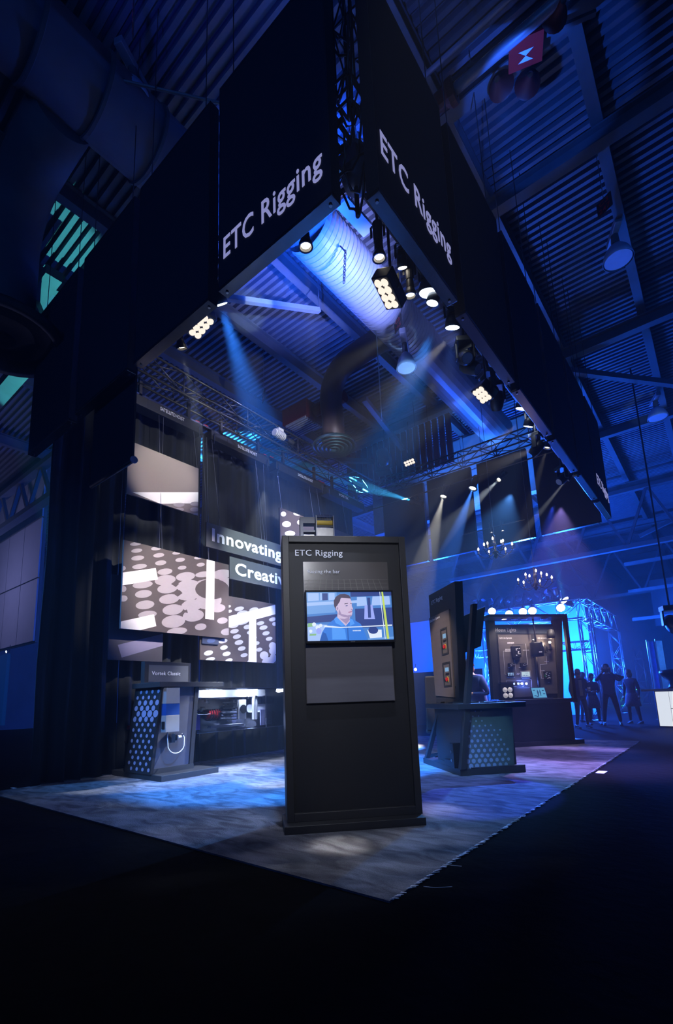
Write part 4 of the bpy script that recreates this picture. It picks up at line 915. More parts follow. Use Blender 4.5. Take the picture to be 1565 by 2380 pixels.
for pth in ([(470, 1020), (440, 1024), (465, 1365), (500, 1368)], [(765, 915), (792, 1215), (770, 1222)], [(605, 1150), (627, 1360), (645, 1362)], [(485, 1475), (480, 1450), (850, 1438), (855, 1555), (570, 1560)], [(1070, 1095), (1075, 1210), (975, 1218), (995, 1420), (1040, 1418)]):
    hl([z4(*p) for p in pth])
rn = random.Random(6)
def caption(cx, cy_, n, w):   # tiny unreadable captions: rows of small marks
    for k in range(n):
        a = hf.at(*z4(cx-w/2, cy_+14*k), BY-.022); b_ = hf.at(*z4(cx+w/2, cy_+14*k), BY-.022); m = MB(); x = a[0]
        while x < b_[0]-.01:
            l_ = .012+.02*rn.random(); m.box(x, min(x+l_, b_[0]), BY-.0245, BY-.0225, a[1], a[1]+.011); x += l_+.006
        m.build('caption_print', 'letter', H_)
for a in ((548, 900, 2, 95), (515, 1000, 3, 90), (770, 1012, 1, 90), (522, 1264, 1, 30), (685, 1262, 1, 36), (660, 1350, 2, 40), (552, 1410, 1, 120), (772, 1424, 1, 110), (668, 1456, 1, 65), (608, 1542, 1, 45), (730, 1540, 1, 30), (1075, 1178, 1, 70), (1022, 1312, 1, 55), (1105, 1480, 1, 24)): caption(*a)
def hbox(name, label, cat, px0, py0, px1, py1, d, mt, marks=0):
    a = hf.at(*z4(px0, py1), BY-.02-d); b_ = hf.at(*z4(px1, py0), BY-.02-d); w = b_[0]-a[0]; h_ = b_[1]-a[1]
    t = thing(name, label, cat, hf.m @ Vector((a[0], BY-.02-d, a[1])), hf.rz)
    MB().box(0, w, 0, d, 0, h_).build('housing', mt, t, bevel=.003)
    if marks:
        m = MB()
        for k_ in range(marks): x = w*(.1+.7*rn.random()); z = h_*(.1+.75*rn.random()); m.box(x, x+w*.14, -.0015, 0, z, z+h_*.05)
        m.build('markings', 'letter', t)
    return t, w, h_
t, w, h_ = hbox('control_module', 'tallest black module on the lit board, upper left', 'module', 582, 948, 688, 1115, .06, 'blackpl', 9); MB().tube([(.02, .03, h_+.0), (.02, 0, h_+.03), (w+.06, 0, h_+.03)], .005, 6).build('antenna', 'blackpl', t); MB().box(.03, w*.8, .01, .05, -.05, 0).build('cable_gland', 'blackpl', t)
hbox('control_module', 'small black module on the lit board under the tall one, left', 'module', 528, 1195, 612, 1250, .05, 'blackpl', 8)
hbox('control_module', 'small black module on the lit board, middle', 'module', 700, 1190, 778, 1248, .05, 'blackpl', 8)
t, w, h_ = hbox('button_plate', 'black plate of eight lit buttons on the board', 'keypad', 500, 1330, 598, 1385, .02, 'blackpl')
be = emis('button_glow', (.4, .6, 1), 1.2)
for i in range(4):
    for j in range(2): MB().cyl((w*(.16+.22*i), 0, h_*(.28+.45*j)), (w*(.16+.22*i), -.006, h_*(.28+.45*j)), .012, .012, 10).build('button', be, t)
t, w, h_ = hbox('touch_panel', 'pale touch panel lit white on the board', 'touch panel', 695, 1305, 838, 1412, .02, 'greybox')
MB().box(w*.12, w*.88, -.003, 0, h_*.16, h_*.84).build('screen', emis('pale_screen', (.6, .78, .85), .8), t)
m = MB(); [m.box(w*(.2+.15*i), w*(.27+.15*i), -.005, -.003, h_*.28, h_*.38) for i in range(4)]; [m.box(w*(.5+.15*i), w*(.57+.15*i), -.005, -.003, h_*.6, h_*.68) for i in range(2)]; m.build('screen_icons', 'bluelabel', t)
for i, (cx_, on) in enumerate(((588, 0), (650, 0), (705, 1), (770, 1))):
    a = hf.at(*z4(cx_, 1497), BY-.03); t = thing('test_lamp', ['small dim round lamp, first from left in the blue lamp row', 'second small round lamp from left in the blue lamp row', 'bright blue star lamp, left of the pair on the board', 'bright blue star lamp, right of the pair on the board'][i], 'lamp', hf.m @ Vector((a[0], BY-.03, a[1])), hf.rz, 'row of small lamps on the lit board')
    MB().cyl((0, .008, 0), (0, -.02, 0), .034, .03, 16).build('rim', 'chrome', t); MB().disc((0, -.0205, 0), (0, -1, 0), .026, 16).build('lens', emis('blue_star_lens', (.35, .45, 1), 14 if on else 2.5), t)
    if on: lamp('POINT', 'test_light', hf.m @ Vector((a[0], BY-.12, a[1])), None, 2.2, (.1, .2, 1), .02)
for xx in (.2, .62, 1.0, 1.3): wl_('SPOT', 'canopy_light', hf.m @ Vector((xx, .02, 2.66)), hf.m @ Vector((xx, .5, 1.7)), 26, (1, .82, .74), .03, 100, .8)
# round four-lens lamp in its bracket, on the counter
a = hf.at(*z4(432, 1655), .35)
t = thing('four_lens_lamp', 'black lamp with four white round lenses on the counter', 'lamp', hf.m @ Vector((a[0], .35, .945)), hf.rz)
MB().box(-.03, .28, 0, .14, 0, .36).build('housing', 'blackpl', t, bevel=.008)
for i in range(2):
    for j in range(2): MB().lathe([(0, .02), (.04, .012), (.056, 0), (.06, -.01)], (.065+.118*i, -.0, .1+.12*j), 20, axis=(0, -1, 0)).build('lens', mat('frosted_lens', (.8, .8, .8), .4, emit=(.8, .75, .7), estr=.35), t, smooth=True)
MB().box(-.05, .3, 0, .12, .36, .38).build('top_tray', 'chrome', t)
# laptop
a = hf.at(1238, 1621, .22)
t = thing('laptop', 'open silver laptop with blue diagram on the counter', 'laptop', hf.m @ Vector((a[0]+.02, .22, .945)), hf.rz)
MB().box(0, .34, -.2, .0, 0, .018).build('keyboard_half', 'alu', t, bevel=.003)
MB().hexa([(0, 0, .018), (.34, 0, .018), (.34, .012, .018), (0, .012, .018)], [(0, .07, .25), (.34, .07, .25), (.34, .082, .25), (0, .082, .25)]).build('lid', 'alu', t)
def lp(x, z): return (x, -.002+.07*(z-.018)/.232, z)
MB().add([lp(.012, .03), lp(.328, .03), lp(.328, .24), lp(.012, .24)], [(0, 1, 2, 3)]).build('screen', emis('laptop_screen', (.10, .38, .62), .9), t)
m = MB()
for P in ([(.13, .07), (.15, .06), (.165, .15), (.145, .21), (.125, .15)], [(.19, .07), (.2, .06), (.215, .15), (.2, .21), (.185, .15)]): m.add([(x, lp(x, z)[1]-.001, z) for x, z in P], [tuple(range(5))])
for x, z in ((.04, .18), (.04, .06), (.25, .17), (.26, .1), (.09, .05)): m.add([(xx, lp(xx, zz)[1]-.001, zz) for xx, zz in ((x, z), (x+.05, z), (x+.05, z+.02), (x, z+.02))], [(0, 1, 2, 3)])
m.build('screen_diagram', emis('laptop_ink', (.01, .05, .14), 1), t)
# cylinder pendant lamp on a pole
a = hf.at(*z4(912, 560), .3); b_ = hf.at(*z4(935, 1090), .3); cxl = hf.at(*z4(930, 990), .3)
t = thing('cylinder_lamp', 'black cylinder spotlight hanging on a pole before the lit board', 'lamp', hf.m @ Vector((cxl[0], .3, cxl[1])), hf.rz)
MB().lathe([(0, .16), (.13, .15), (.14, .12), (.145, -.1), (.14, -.16), (.11, -.17), (.1, -.1)], (0, 0, 0), 28).build('housing', 'blackpl', t, smooth=True)
MB().cyl((0, 0, .15), (-.02, 0, 2.7-cxl[1]), .016, .016, 10).build('hanging_pole', 'blackpl', t); MB().cyl((0, .08, -.17), (.03, .12, .945-cxl[1]), .035, .035, 10).build('lower_pole', 'blackpl', t)
MB().disc((0, 0, -.1), (0, 0, -1), .1, 20).build('lens', 'lens_warm', t)
MB().box(-.05, .02, -.146, -.14, -.09, -.07).build('name_plate', 'letter', t); MB().tube([(-.1, .02, .16), (-.1, 0, .21), (-.05, 0, .2)], .006, 6).build('safety_loop', 'chrome', t)
lamp('SPOT', 'cylinder_light', hf.m @ Vector((cxl[0], .34, cxl[1]-.18)), hf.m @ Vector((cxl[0]+.02, .47, 1.1)), 9, (1, .7, .5), .03, 75, .5)
# candle wall sconce
a = hf.at(*z4(1108, 900), .4)
t = thing('candle_sconce', 'wall sconce with bare star bright candle bulb on the right board', 'lamp', hf.m @ Vector((a[0], .38, a[1])), hf.rz)
MB().lathe([(0, .02), (.02, .03), (.026, 0), (.016, -.02)], (0, 0, .0), 14).build('bulb', 'bulb', t, smooth=True); MB().cyl((0, 0, -.02), (0, 0, -.15), .022, .022, 12).build('candle_tube', 'chrome', t)
MB().lathe([(.022, -.15), (.05, -.15), (.02, -.18), (0, -.18)], n=16).build('drip_pan', 'blackm', t); MB().tube([(0, 0, -.18), (0, .0, -.24), (-.03, .06, -.24), (-.06, .1, -.15)], .008, 8).build('arm', 'blackm', t, smooth=True)
MB().lathe([(0, .02), (.07, .012), (.09, 0)], (-.08, .1, -.14), 24, axis=(0, -1, 0)).build('back_plate', 'blackm', t, smooth=True)
lamp('POINT', 'sconce_light', hf.m @ Vector((a[0], .34, a[1])), None, 5.5, (1, .7, .5), .02)
t, w, h_ = hbox('circuit_unit', 'small open circuit unit low on the right board', 'module', 1050, 1315, 1140, 1435, .04, 'blackpl', 14)
MB().box(.0, .02, -.004, .0, h_*.3, h_*.6).build('green_terminal', mat('green_plastic', (.03, .3, .08), .5, noise=.1), t)
o = MB().lathe([(.0, .13), (.07, .1), (.09, 0), (.08, -.08), (0, -.1)], hf.m @ Vector((hf.at(1298, 1448, 0)[0], .3, 2.35)), 16).build('hanging_floodlight', 'blackm', smooth=True)
tag(o, 'dark round floodlight hung at the right side of the lit board kiosk', 'lamp')

# ================================================================== STAGE LIGHT FIXTURES
def aim(o, d): o.rotation_mode = 'QUATERNION'; o.rotation_quaternion = Vector((0, 0, -1)).rotation_difference(Vector(d).normalized())
def pin(label, loc, target, lens='lens_warm', power=120, color=WHITE, angle=14, L=.34, r=.06, group='slim black spotlights on the fascia bars', bar_z=None, vis=1, haze=1.0, blend=.3):
    """slim ellipsoidal spotlight: lens at loc, body points at target"""
    t = thing('spotlight', label, 'spotlight', loc, 0, group); d = (Vector(target)-Vector(loc)).normalized(); b = -d
    m = MB(); m.cyl(b*.02, b*L*.45, r*.8, r*.62, 16); m.cyl(b*L*.45, b*L, r*.72, r*.8, 14); m.build('barrel', 'truss', t)
    MB().lathe([(r*.75, .06), (r, .02), (r*1.12, -.015), (r*.86, -.012), (r*.7, .03)], (0, 0, 0), 18, axis=b).build('lens_tube', 'truss', t)
    MB().disc(b*.01, d, r*.72, 18).build('lens', lens, t)
    c = b*L*.6; top = Vector((c.x, c.y, (bar_z-loc[2]) if bar_z else c.z+.22)); s = d.cross(Vector((0, 0, 1)))
    s = s.normalized() if s.length > .05 else Vector((1, 0, 0))
    m = MB(); 
    for sg in (-1, 1): m.bar(c+s*r*sg, c+s*r*sg+Vector((0, 0, .12)), .02, .008)
    m.bar(c+s*r+Vector((0, 0, .12)), c-s*r+Vector((0, 0, .12)), .02, .008); m.build('yoke', 'truss', t)
    MB().cyl(c+Vector((0, 0, .12)), top, .014, .014, 8).build('clamp', 'truss', t)
    if power: 
        l = lamp('SPOT', 'spot_beam', Vector(loc)+d*.02, target, power*7, color, .02, angle, blend)
    return t
pin('slim spotlight hanging below the near left fascia, nearest the corner', at_y(711, 572, 2.8), at_z(760, 1500, 0.4) + Vector((0, 0, 0)) if False else (-2.5, 3.15, 0), power=170, angle=7, haze=7, blend=.9, bar_z=5.5)
pin('slim spotlight hanging right of the spiral duct near the corner', at_x(882, 598, -1.95), (-2.15, 3.75, 0), power=170, angle=8, haze=6, blend=.9, bar_z=5.62)
pin('slim spotlight right of the eight cell lamp near the corner', at_x(954, 686, -1.95), (-2.5, 4.6, 0), power=80, angle=9, haze=3, blend=.9, bar_z=5.62)
pin('slim spotlight under the second left fascia panel throwing a pale beam', at_y(423, 808, 2.8), (-5.0, 4.9, 0), power=600, angle=9, haze=8, blend=.9, bar_z=5.5, color=(.85, .92, 1))
pin('warm star bright spotlight on the far truss bar', at_y(1031, 1154, 11.2), at_y(980, 1340, 10.6), power=1800, angle=20, haze=5, bar_z=6.42, r=.1, color=(1, .93, .8))
pin('spotlight on the far bar throwing a cyan beam to the left', at_y(958, 1164, 11.2), at_y(800, 1118, 10.9), lens='lens_cool', power=14000, color=CYAN, angle=13, haze=12, bar_z=6.42, r=.1)
pin('spotlight with a wide blue beam in the middle of the far bar', at_y(1099, 1135, 11.2), at_y(1040, 1300, 10.6), lens='lens_cool', power=4200, color=BLUE, angle=17, haze=12, bar_z=6.42, r=.11)
pin('faint spotlight at the right end of the far bar, beam to lower left', at_y(1160, 1115, 11.2), at_y(1100, 1172, 10.4), power=1200, angle=13, haze=6, bar_z=6.42, color=(.8, .9, 1))
pin('low spotlight by the last right panels, beam to lower left', at_x(1319, 1113, -1.95), at_x(1248, 1200, -2.6), lens='lens_cool', power=1400, angle=8, haze=8, bar_z=5.62, color=(.9, .95, 1))
pin('spotlight shaded brown light near the far right of the bar', at_x(1272, 1040, -1.95), (-4.0, 8.5, 0), power=160, angle=12, haze=4, bar_z=5.62)
pin('left of two tiny spotlights over the upper chandelier', at_y(1143, 1237, 11.9), (-4.05, 11.5, 0), power=110, angle=9, haze=14, bar_z=5.25, r=.04, L=.24, color=(.9, .95, 1))
pin('right of two tiny spotlights over the upper chandelier', at_y(1169, 1233, 11.9), (-3.35, 11.4, 0), power=110, angle=9, haze=14, bar_z=5.25, r=.04, L=.24, color=(.9, .95, 1))
tag(MB().cyl((-4.9, 11.9, 5.25), (-3.3, 11.9, 5.25), .016, .016, 8).cyl((-3.4, 11.9, 5.25), (-3.4, 11.9, 7.0), .006, .006, 6).build('lighting_bar', 'truss'), 'short dark bar above the upper chandelier', 'bar')
def wash(label, loc, target, color, power, lens='lens_cool', r=.1, angle=45, haze=3.0, bar_z=5.62):
    t = thing('wash_light', label, 'wash light', loc, 0, 'round wash lights inside the right fascia'); d = (Vector(target)-Vector(loc)).normalized(); b = -d
    MB().lathe([(0, .2), (r*.6, .19), (r, .1), (r*1.05, 0), (r*.9, .005)], (0, 0, 0), 20, axis=b).build('housing', 'truss', t, smooth=True)
    MB().disc(b*.006, d, r*.92, 20).build('lens', lens, t)
    m = MB()
    for i in range(5): m.lathe([(r*.7, .1+.02*i), (r*1.02, .1+.02*i), (r*.7, .105+.02*i)], (0, 0, 0), 16, axis=b)
    m.build('heat_sink', 'truss', t)
    c = b*.1; s = d.cross(Vector((0, 0, 1))).normalized(); m = MB()
    for sg in (-1, 1): m.bar(c+s*r*1.1*sg, c+s*r*1.1*sg+Vector((0, 0, .16)), .025, .01)
    m.bar(c+s*r*1.1+Vector((0, 0, .16)), c-s*r*1.1+Vector((0, 0, .16)), .025, .01); m.build('yoke', 'truss', t)
    MB().cyl(c+Vector((0, 0, .16)), (c.x, c.y, bar_z-loc[2]), .014, .014, 8).build('clamp', 'truss', t)
    if power: l = lamp('SPOT', 'wash_beam', Vector(loc)+d*.02, target, power*1.6, color, .04, angle*.6, .6)
XR = -1.95
wash('largest bright blue white wash light near the lettered right panel', at_x(998, 683, XR), (-3.4, 5.2, 0), (.15, .4, 1), 900, r=.12)
wash('narrow side view wash light just below the largest one', at_x(1005, 706, XR), (-3.9, 4.6, 0), (.15, .4, 1), 0, r=.07)
wash('bright violet blue wash light beside the second right panel foot', at_x(1052, 763, XR), (-3.6, 6.4, 0), (.12, .25, 1), 1000, r=.09)
wash('upper wash light of the bright trio at the far right truss end', at_x(1213, 951, XR), (-4.2, 8.4, 0), (.3, .5, 1), 500, r=.1, haze=2)
wash('middle wash light of the bright trio at the far right truss end', at_x(1234, 981, XR), (-4.4, 9.0, 0), (.3, .5, 1), 300, r=.1, haze=2)
wash('lowest wash light of the bright trio, left of the others', at_x(1228, 992, XR), (-4.4, 9.0, 0), (.3, .5, 1), 0, r=.08)
wash('small flat white lamp between the slim spotlights near the corner', at_x(936, 624, XR), (-3, 6, 0), WHITE, 0, lens='lens_warm', r=.05)
def movinghead(label, loc, rz, tilt, lens=None, s=1.0, group='black moving head lamps', up=False, mt='truss', barz=None):
    t = thing('moving_head', label, 'moving light', loc, rz, group); sg = 1 if up else -1
    MB().box(-.14*s, .14*s, -.12*s, .12*s, 0, sg*.09*s).build('base', mt, t, bevel=.008)
    for x in (-.15*s, .13*s): MB().box(x, x+.03*s, -.05*s, .05*s, min(sg*.09*s, sg*.36*s), max(sg*.09*s, sg*.36*s)).build('yoke_arm', mt, t, bevel=.006)
    if not up: MB().cyl((0, 0, 0), (0, 0, (barz or 5.62)-loc[2]), .02, .02, 8).build('clamp', mt, t)
    d = Vector((0, -math.sin(tilt), sg*math.cos(tilt))); c = Vector((0, 0, sg*.33*s))
    MB().lathe([(0, -.17*s), (.085*s, -.15*s), (.115*s, -.05*s), (.115*s, .1*s), (.09*s, .17*s)], c, 18, axis=d).build('lamp_head', mt, t, smooth=True)
    MB().disc(c+d*.165*s, d, .085*s, 18).build('lens', lens or 'reflector', t)
    return t
for i, (px_, py_, l) in enumerate(((1078, 790, 'upper of the dark moving heads on the right bar'), (1088, 812, 'second dark moving head on the right bar'), (1133, 865, 'dark moving head above the right eight cell lamp'), (1152, 893, 'dark moving head under the third right panel foot'), (1245, 1010, 'dark moving head beside the bright trio of wash lights'), (1305, 1085, 'dark moving head near the foot of the fifth right panel'))):
    movinghead(l, at_x(px_, py_, XR+.02), .6+i, .9, s=.75, group='dark moving heads on the right bar')
movinghead('large dark moving head standing on the left end of the far truss', at_y(893, 1100, 11.4), .3, .5, s=1.5, up=True)
p = at_y(1556, 1408, 14.0); movinghead('dark moving head hanging at the far right edge of the picture', p, .4, .7, s=1.3, barz=9.3)
# 8-cell LED lamps
def cells(label, loc, nrm, across, nx=2, ny=4, pitch=.075, barz=5.6):
    t = thing('eight_cell_lamp', label, 'lamp', loc, 0, 'black lamps with eight pale round cells'); n = Vector(nrm).normalized(); a = Vector(across).normalized(); a = (a-n*a.dot(n)).normalized(); c = n.cross(a)
    W2, H2 = pitch*nx/2+.02, pitch*ny/2+.02
    m = MB(); A = [a*sx*H2+c*sy*W2 for sx, sy in ((-1, -1), (1, -1), (1, 1), (-1, 1))]
    m.hexa([p for p in A], [p-n*.12 for p in A]); m.build('housing', 'blackpl', t, bevel=.01)
    for i in range(ny):
        for j in range(nx):
            p = a*pitch*(i-(ny-1)/2)+c*pitch*(j-(nx-1)/2)
            o = MB().lathe([(0, .004), (.016, .006), (.02, .0), (.034, .012), (.038, 0)], p, 16, axis=n).build('cell', 'ledcell', t, smooth=True)
    MB().cyl(-n*.1, (-n*.1+Vector((0, 0, barz-loc[2]))), .014, .014, 8).build('clamp', 'truss', t)
    for sg in (-1, 1): MB().bar(c*(W2+.012)*sg-n*.06, c*(W2+.012)*sg-n*.06+Vector((0, 0, .15)), .02, .008).build('bracket', 'truss', t)
def toeye(p, k=.0): return (EYE-Vector(p)).normalized()
p = at_x(899, 683, XR); cells('eight cell lamp just right of the spiral duct', p, Vector((-.35, -.25, -.75)), Vector((-.45, .6, -.4)) if False else (at_x(912, 697, XR)-at_x(886, 668, XR)))
p = at_y(468, 760, 2.85); cells('eight cell lamp under the second left fascia panel', p, (.2, .1, -.9), (1, 0, .15), barz=5.5)
p = at_x(1121, 918, XR); cells('eight cell lamp hanging in the right part above the far truss', p, (-.45, -.35, -.7), (.5, .8, -.2), nx=3, ny=3, pitch=.07)
p = at_y(952, 1075, 11.2); cells('eight cell lamp above the far truss, left', p, (.1, -.6, -.6), (1, 0, 0), barz=8.6)
# ================================================================== CHANDELIERS
def chandelier(label, c, seed, zrot):
    t = thing('chandelier', label, 'chandelier', c, zrot, 'black candle chandeliers')
    MB().lathe([(0, -.17), (.02, -.16), (.055, -.11), (.03, -.07), (.075, -.02), (.03, .02), (.02, .1), (.045, .15), (.02, .2), (.012, .34), (.03, .38), (.0, .4)], n=18).build('centre_stem', 'blackm', t, smooth=True)
    for i in range(9):
        tier = 0 if i < 6 else 1; a = 2*PI*i/6 if tier == 0 else 2*PI*(i-6)/3+.5; R_ = .37 if tier == 0 else .2; z0 = -.02 if tier == 0 else .12
        u = Vector((math.cos(a), math.sin(a), 0)); pts = [u*.03+Vector((0, 0, z0))]+[u*(.03+(R_-.03)*q)+Vector((0, 0, z0-.12*math.sin(PI*q*.85)+.06*q*q)) for q in [k_/8 for k_ in range(1, 9)]]
        e = pts[-1]; arm = MB().tube(pts, .0075, 8).build('arm', 'blackm', t, smooth=True)
        MB().lathe([(0, 0), (.045, .008), (.05, .014), (.012, .014)], e, 14).build('drip_pan', 'blackm', arm)
        MB().cyl(e+Vector((0, 0, .014)), e+Vector((0, 0, .1)), .012, .012, 10).build('candle', 'greybox', arm)
        MB().lathe([(.009, 0), (.02, .02), (.016, .05), (0, .075)], e+Vector((0, 0, .1)), 12).build('flame_bulb', 'bulb', arm, smooth=True)
    MB().cyl((0, 0, .4), (0, 0, 10.0-c[2]), .006, .006, 6).build('hanging_cord', 'rope', t)
    lamp('POINT', 'chandelier_light', Vector(c)+Vector((0, 0, .25)), None, 9, (1, .75, .5), .12)
chandelier('upper black candle chandelier in front of the far fascia', EYE+ray(1152, 1282)*11.1, 1, .2)
chandelier('lower black candle chandelier above the lit board kiosk', EYE+ray(1245, 1356)*11.3, 2, .5)

# ================================================================== BACKGROUND RIG, BOOTHS
YB = 20.0
rx0, rx1 = -8.2, -3.85
SL = 'silver'
truss('blue lit silver truss beam of the far booth, facing side', (rx0, YB, 3.74), (rx1, YB, 3.74), .4, .72, .8, SL, cr=.03)
truss('blue lit truss beam of the far booth, right return', (rx1, YB, 3.74), (rx1, YB+6, 3.74), .4, .72, .8, SL, cr=.03)
truss('blue lit upright truss at the far booth corner', (rx1, YB, 0.0), (rx1, YB, 3.7), .4, .4, .6, SL, up=(0, 1, 0), cr=.03)
truss('blue lit upright truss at the right rear of the far booth', (rx1, YB+6, 0.0), (rx1, YB+6, 3.7), .4, .4, .6, SL, up=(0, 1, 0), cr=.03)
truss('blue lit lower truss beam behind the lit board kiosk', (rx0, YB+.3, 2.6), (rx1, YB+.3, 2.6), .3, .3, .5, SL, cr=.025)
truss('blue lit upright truss at the far booth left side', (rx0+.6, YB, 0.0), (rx0+.6, YB, 3.7), .35, .35, .6, SL, up=(0, 1, 0), cr=.03)
for i, (px_, py_) in enumerate(((1108, 1410), (1122, 1406), (1137, 1402), (1158, 1402), (1182, 1400), (1206, 1396), (1227, 1390), (1257, 1388), (1280, 1390), (1293, 1390))):
    p = at_y(px_, py_, YB); movinghead(['far left round lamp', 'second round lamp', 'tilted pale rimmed lamp', 'fourth round lamp', 'fifth round lamp', 'sixth round lamp', 'seventh lamp, tilted', 'eighth lamp', 'ninth lamp', 'rightmost lamp'][i]+' on top of the blue lit far truss', (p.x, YB, 4.48), .7*i, .6+.3*(i % 3), s=1.15, up=True, group='round lamps on the far blue truss')
def par(label, p, d, lens, s=1.0, group='bright lamps under the far blue truss'):
    t = thing('par_lamp', label, 'lamp', p, 0, group); b = -Vector(d).normalized()
    MB().lathe([(0, .3*s), (.07*s, .28*s), (.12*s, .1*s), (.13*s, 0)], (0, 0, 0), 16, axis=b).build('housing', 'truss', t, smooth=True); MB().disc(b*.01, d, .12*s, 16).build('lens', lens, t)
    MB().bar(b*.12, b*.12+Vector((0, 0, .22)), .03, .01).build('clamp', 'truss', t)
for i, (px_, py_, ln) in enumerate(((1144, 1421, 'lens_cool'), (1184, 1427, 'lens_blue'), (1216, 1422, 'lens_cool'), (1238, 1420, 'lens_cool'), (1304, 1413, 'lens_cool'))):
    par(['leftmost', 'second', 'third', 'fourth', 'rightmost, violet white'][i]+' of the bright lamps under the far blue truss', at_y(px_, py_, YB-.4), (.25, -.9, -.5), ln, 1.25)
par('lamp at the far truss corner sending a cyan beam up and left', at_y(1313, 1395, YB), (-.5, -.7, .6), 'lens_cool', 1.4)
l = lamp('SPOT', 'beam', at_y(1313, 1393, YB), at_y(1285, 1290, YB), 16000, (.03, .45, 1), .05, 14, .4)
l = lamp('SPOT', 'beam', at_y(1112, 1400, YB), at_y(1095, 1300, YB+1), 30000, (.03, .2, 1), .05, 30, .8)
l = lamp('SPOT', 'beam', at_y(1137, 1400, YB), at_y(1115, 1290, YB), 22000, (.03, .25, 1), .05, 22, .8)
l = lamp('SPOT', 'beam', at_y(1304, 1400, YB), at_y(1270, 1300, YB), 30000, (.03, .12, 1), .05, 40, .8)
for a in ((-6, 21.5, 2.6, 900), (-4.6, 22.5, 2.8, 800), (-9.5, 20, 2.0, 500)):
    l = lamp('POINT', 'booth_light', a[:3], None, a[3]*5, (.01, .11, 1), .3)
l = lamp('POINT', 'booth_light', (-5.2, 18.4, 3.2), None, 1100, (.03, .12, 1), .2)
o = struct(MB().box(-14, -4.6, 24.5, 24.7, 0, 5.2).build('wall_booth', mat('blue_wall_paint', (.10, .28, .5), .7, noise=.15, nscale=1)))
o = struct(MB().box(-12.5, -6.8, 17.2, 17.3, 0, at_y(975, 1563, 17.2).z).build('wall_low_booth', mat('low_blue_wall', (.03, .06, .14), .7, noise=.2)))
# corner star lamp on the low wall
par('tiny warm lamp on the low blue wall right of the tall kiosk', at_y(966, 1556, 17.1), (.3, -1, 0), 'lens_warm', .45, 'low wall lamps')
# light bar at the right edge
lbx = at_z(1534, 1690)
t = thing('light_bar', 'glowing white panelled bar counter at the right edge', 'bar counter', (lbx.x, lbx.y, 0), math.radians(-12))
MB().box(-.25, 2.6, -.25, .75, 1.0, 1.06).build('counter_top', 'alu', t, bevel=.004)
MB().box(0, 2.5, 0, .6, 0, 1.0).build('frame_body', 'blackm', t)
gl = emis('glowing_panel', (.72, .78, .85), 1.0)
for i in range(5): MB().box(.02+.33*i, .34+.33*i, -.012, 0, .03, .98 if i == 0 else .5).build('glow_panel', gl, t)
for i in range(1, 5): MB().box(.02+.33*i, .34+.33*i, -.012, 0, .52, .98).build('glow_panel', gl, t)
lamp('AREA', 'bar_glow', (lbx.x+.9, lbx.y-.25, .6), (lbx.x+.7, lbx.y-2, 0), 14, (.8, .85, 1), .8)
t = thing('bar_display', 'dark rounded display on the glowing bar', 'display', (lbx.x+.45, lbx.y+.2, 1.06), 0)
MB().lathe([(0, 0), (.16, 0), (.1, .06), (.08, .2), (.2, .3), (.3, .42), (.28, .5), (0, .55)], n=20).build('body', 'blackpl', t, smooth=True)
for px_, h0 in ((1528, 1515), (1549, 1525)):
    p = at_y(px_, 1602, 20.5); t_ = thing('tall_banner', 'narrow pale blue upright banner, '+('left' if px_ < 1540 else 'right')+' of the pair behind the bar', 'banner', (p.x, 20.5, 0), .9, 'narrow upright banners')
    MB().box(-.13, .13, -.01, .01, .15, 2.7).build('banner_cloth', mat('pale_banner', (.25, .4, .7), .7, noise=.4, nscale=5), t_); MB().cyl((-.14, 0, 0), (-.14, 0, 2.75), .015, .015, 8).build('pole', 'alu', t_); MB().box(-.16, .16, -.08, .08, 0, .03).build('foot', 'alu', t_)
lamp('POINT', 'banner_light', (-.6, 20, 2.2), None, 40, (.1, .4, 1), .1)
# green lit tower and dim far equipment
p = at_z(1448, 1640)
truss('far lattice tower lit green at its foot', (p.x, p.y, 0), (p.x, p.y, 3.6), .5, .5, .8, SL, up=(0, 1, 0), cr=.04)
truss('far lattice tower lit blue, left of the green footed one', (p.x-1.2, p.y+.5, 0), (p.x-1.2, p.y+.5, 2.7), .5, .5, .8, SL, up=(0, 1, 0), cr=.04)
truss('far lattice tower with crossed top behind the standing people', (p.x+.9, p.y+3, 0), (p.x+.9, p.y+3, 3.8), .5, .5, .8, SL, up=(0, 1, 0), cr=.04)
lamp('POINT', 'green_light', (p.x, p.y-.5, .3), None, 30, (.05, 1, .15), .05); lamp('POINT', 'tower_light', (p.x-.6, p.y-1, 3), None, 160, (.04, .12, 1), .05)
rn = random.Random(12)
for i in range(7):
    x = p.x-5+1.1*i; y = p.y+2+rn.random()*2; hgt = 1.5+rn.random()*1.6
    t = thing('far_counter', 'dim far exhibition counter number standing beyond the people', 'counter', (x, y, 0), rn.random(), 'dim far exhibition counters')
    t['label'] = ['far dim counter nearest the left end of the far row', 'second far dim counter of the row, by the blue lit tower', 'far dim counter left of the green footed tower', 'far dim counter just behind the green footed tower', 'far dim counter right of the green footed tower', 'far dim counter behind the woman in the black jacket', 'far dim counter at the right end of the far row'][i]
    MB().box(-.4, .4, -.2, .2, 0, hgt*.5).build('counter_body', 'blackm', t); MB().box(-.45, .45, -.25, .25, hgt*.5, hgt*.5+.05).build('counter_top', 'steel', t)
    for k_ in range(3): MB().box(-.3+.22*k_, -.14+.22*k_, -.1, .1, hgt*.5+.05, hgt*.5+.2+.3*rn.random()).build('device', 'gloss', t)
    MB().disc((.1, -.21, hgt*.45), (0, -1, 0), .03, 8).build('indicator', emis('indicator_%d' % i, ((.1, 1, .2) if i % 2 else (.8, .1, .3)), 2), t)
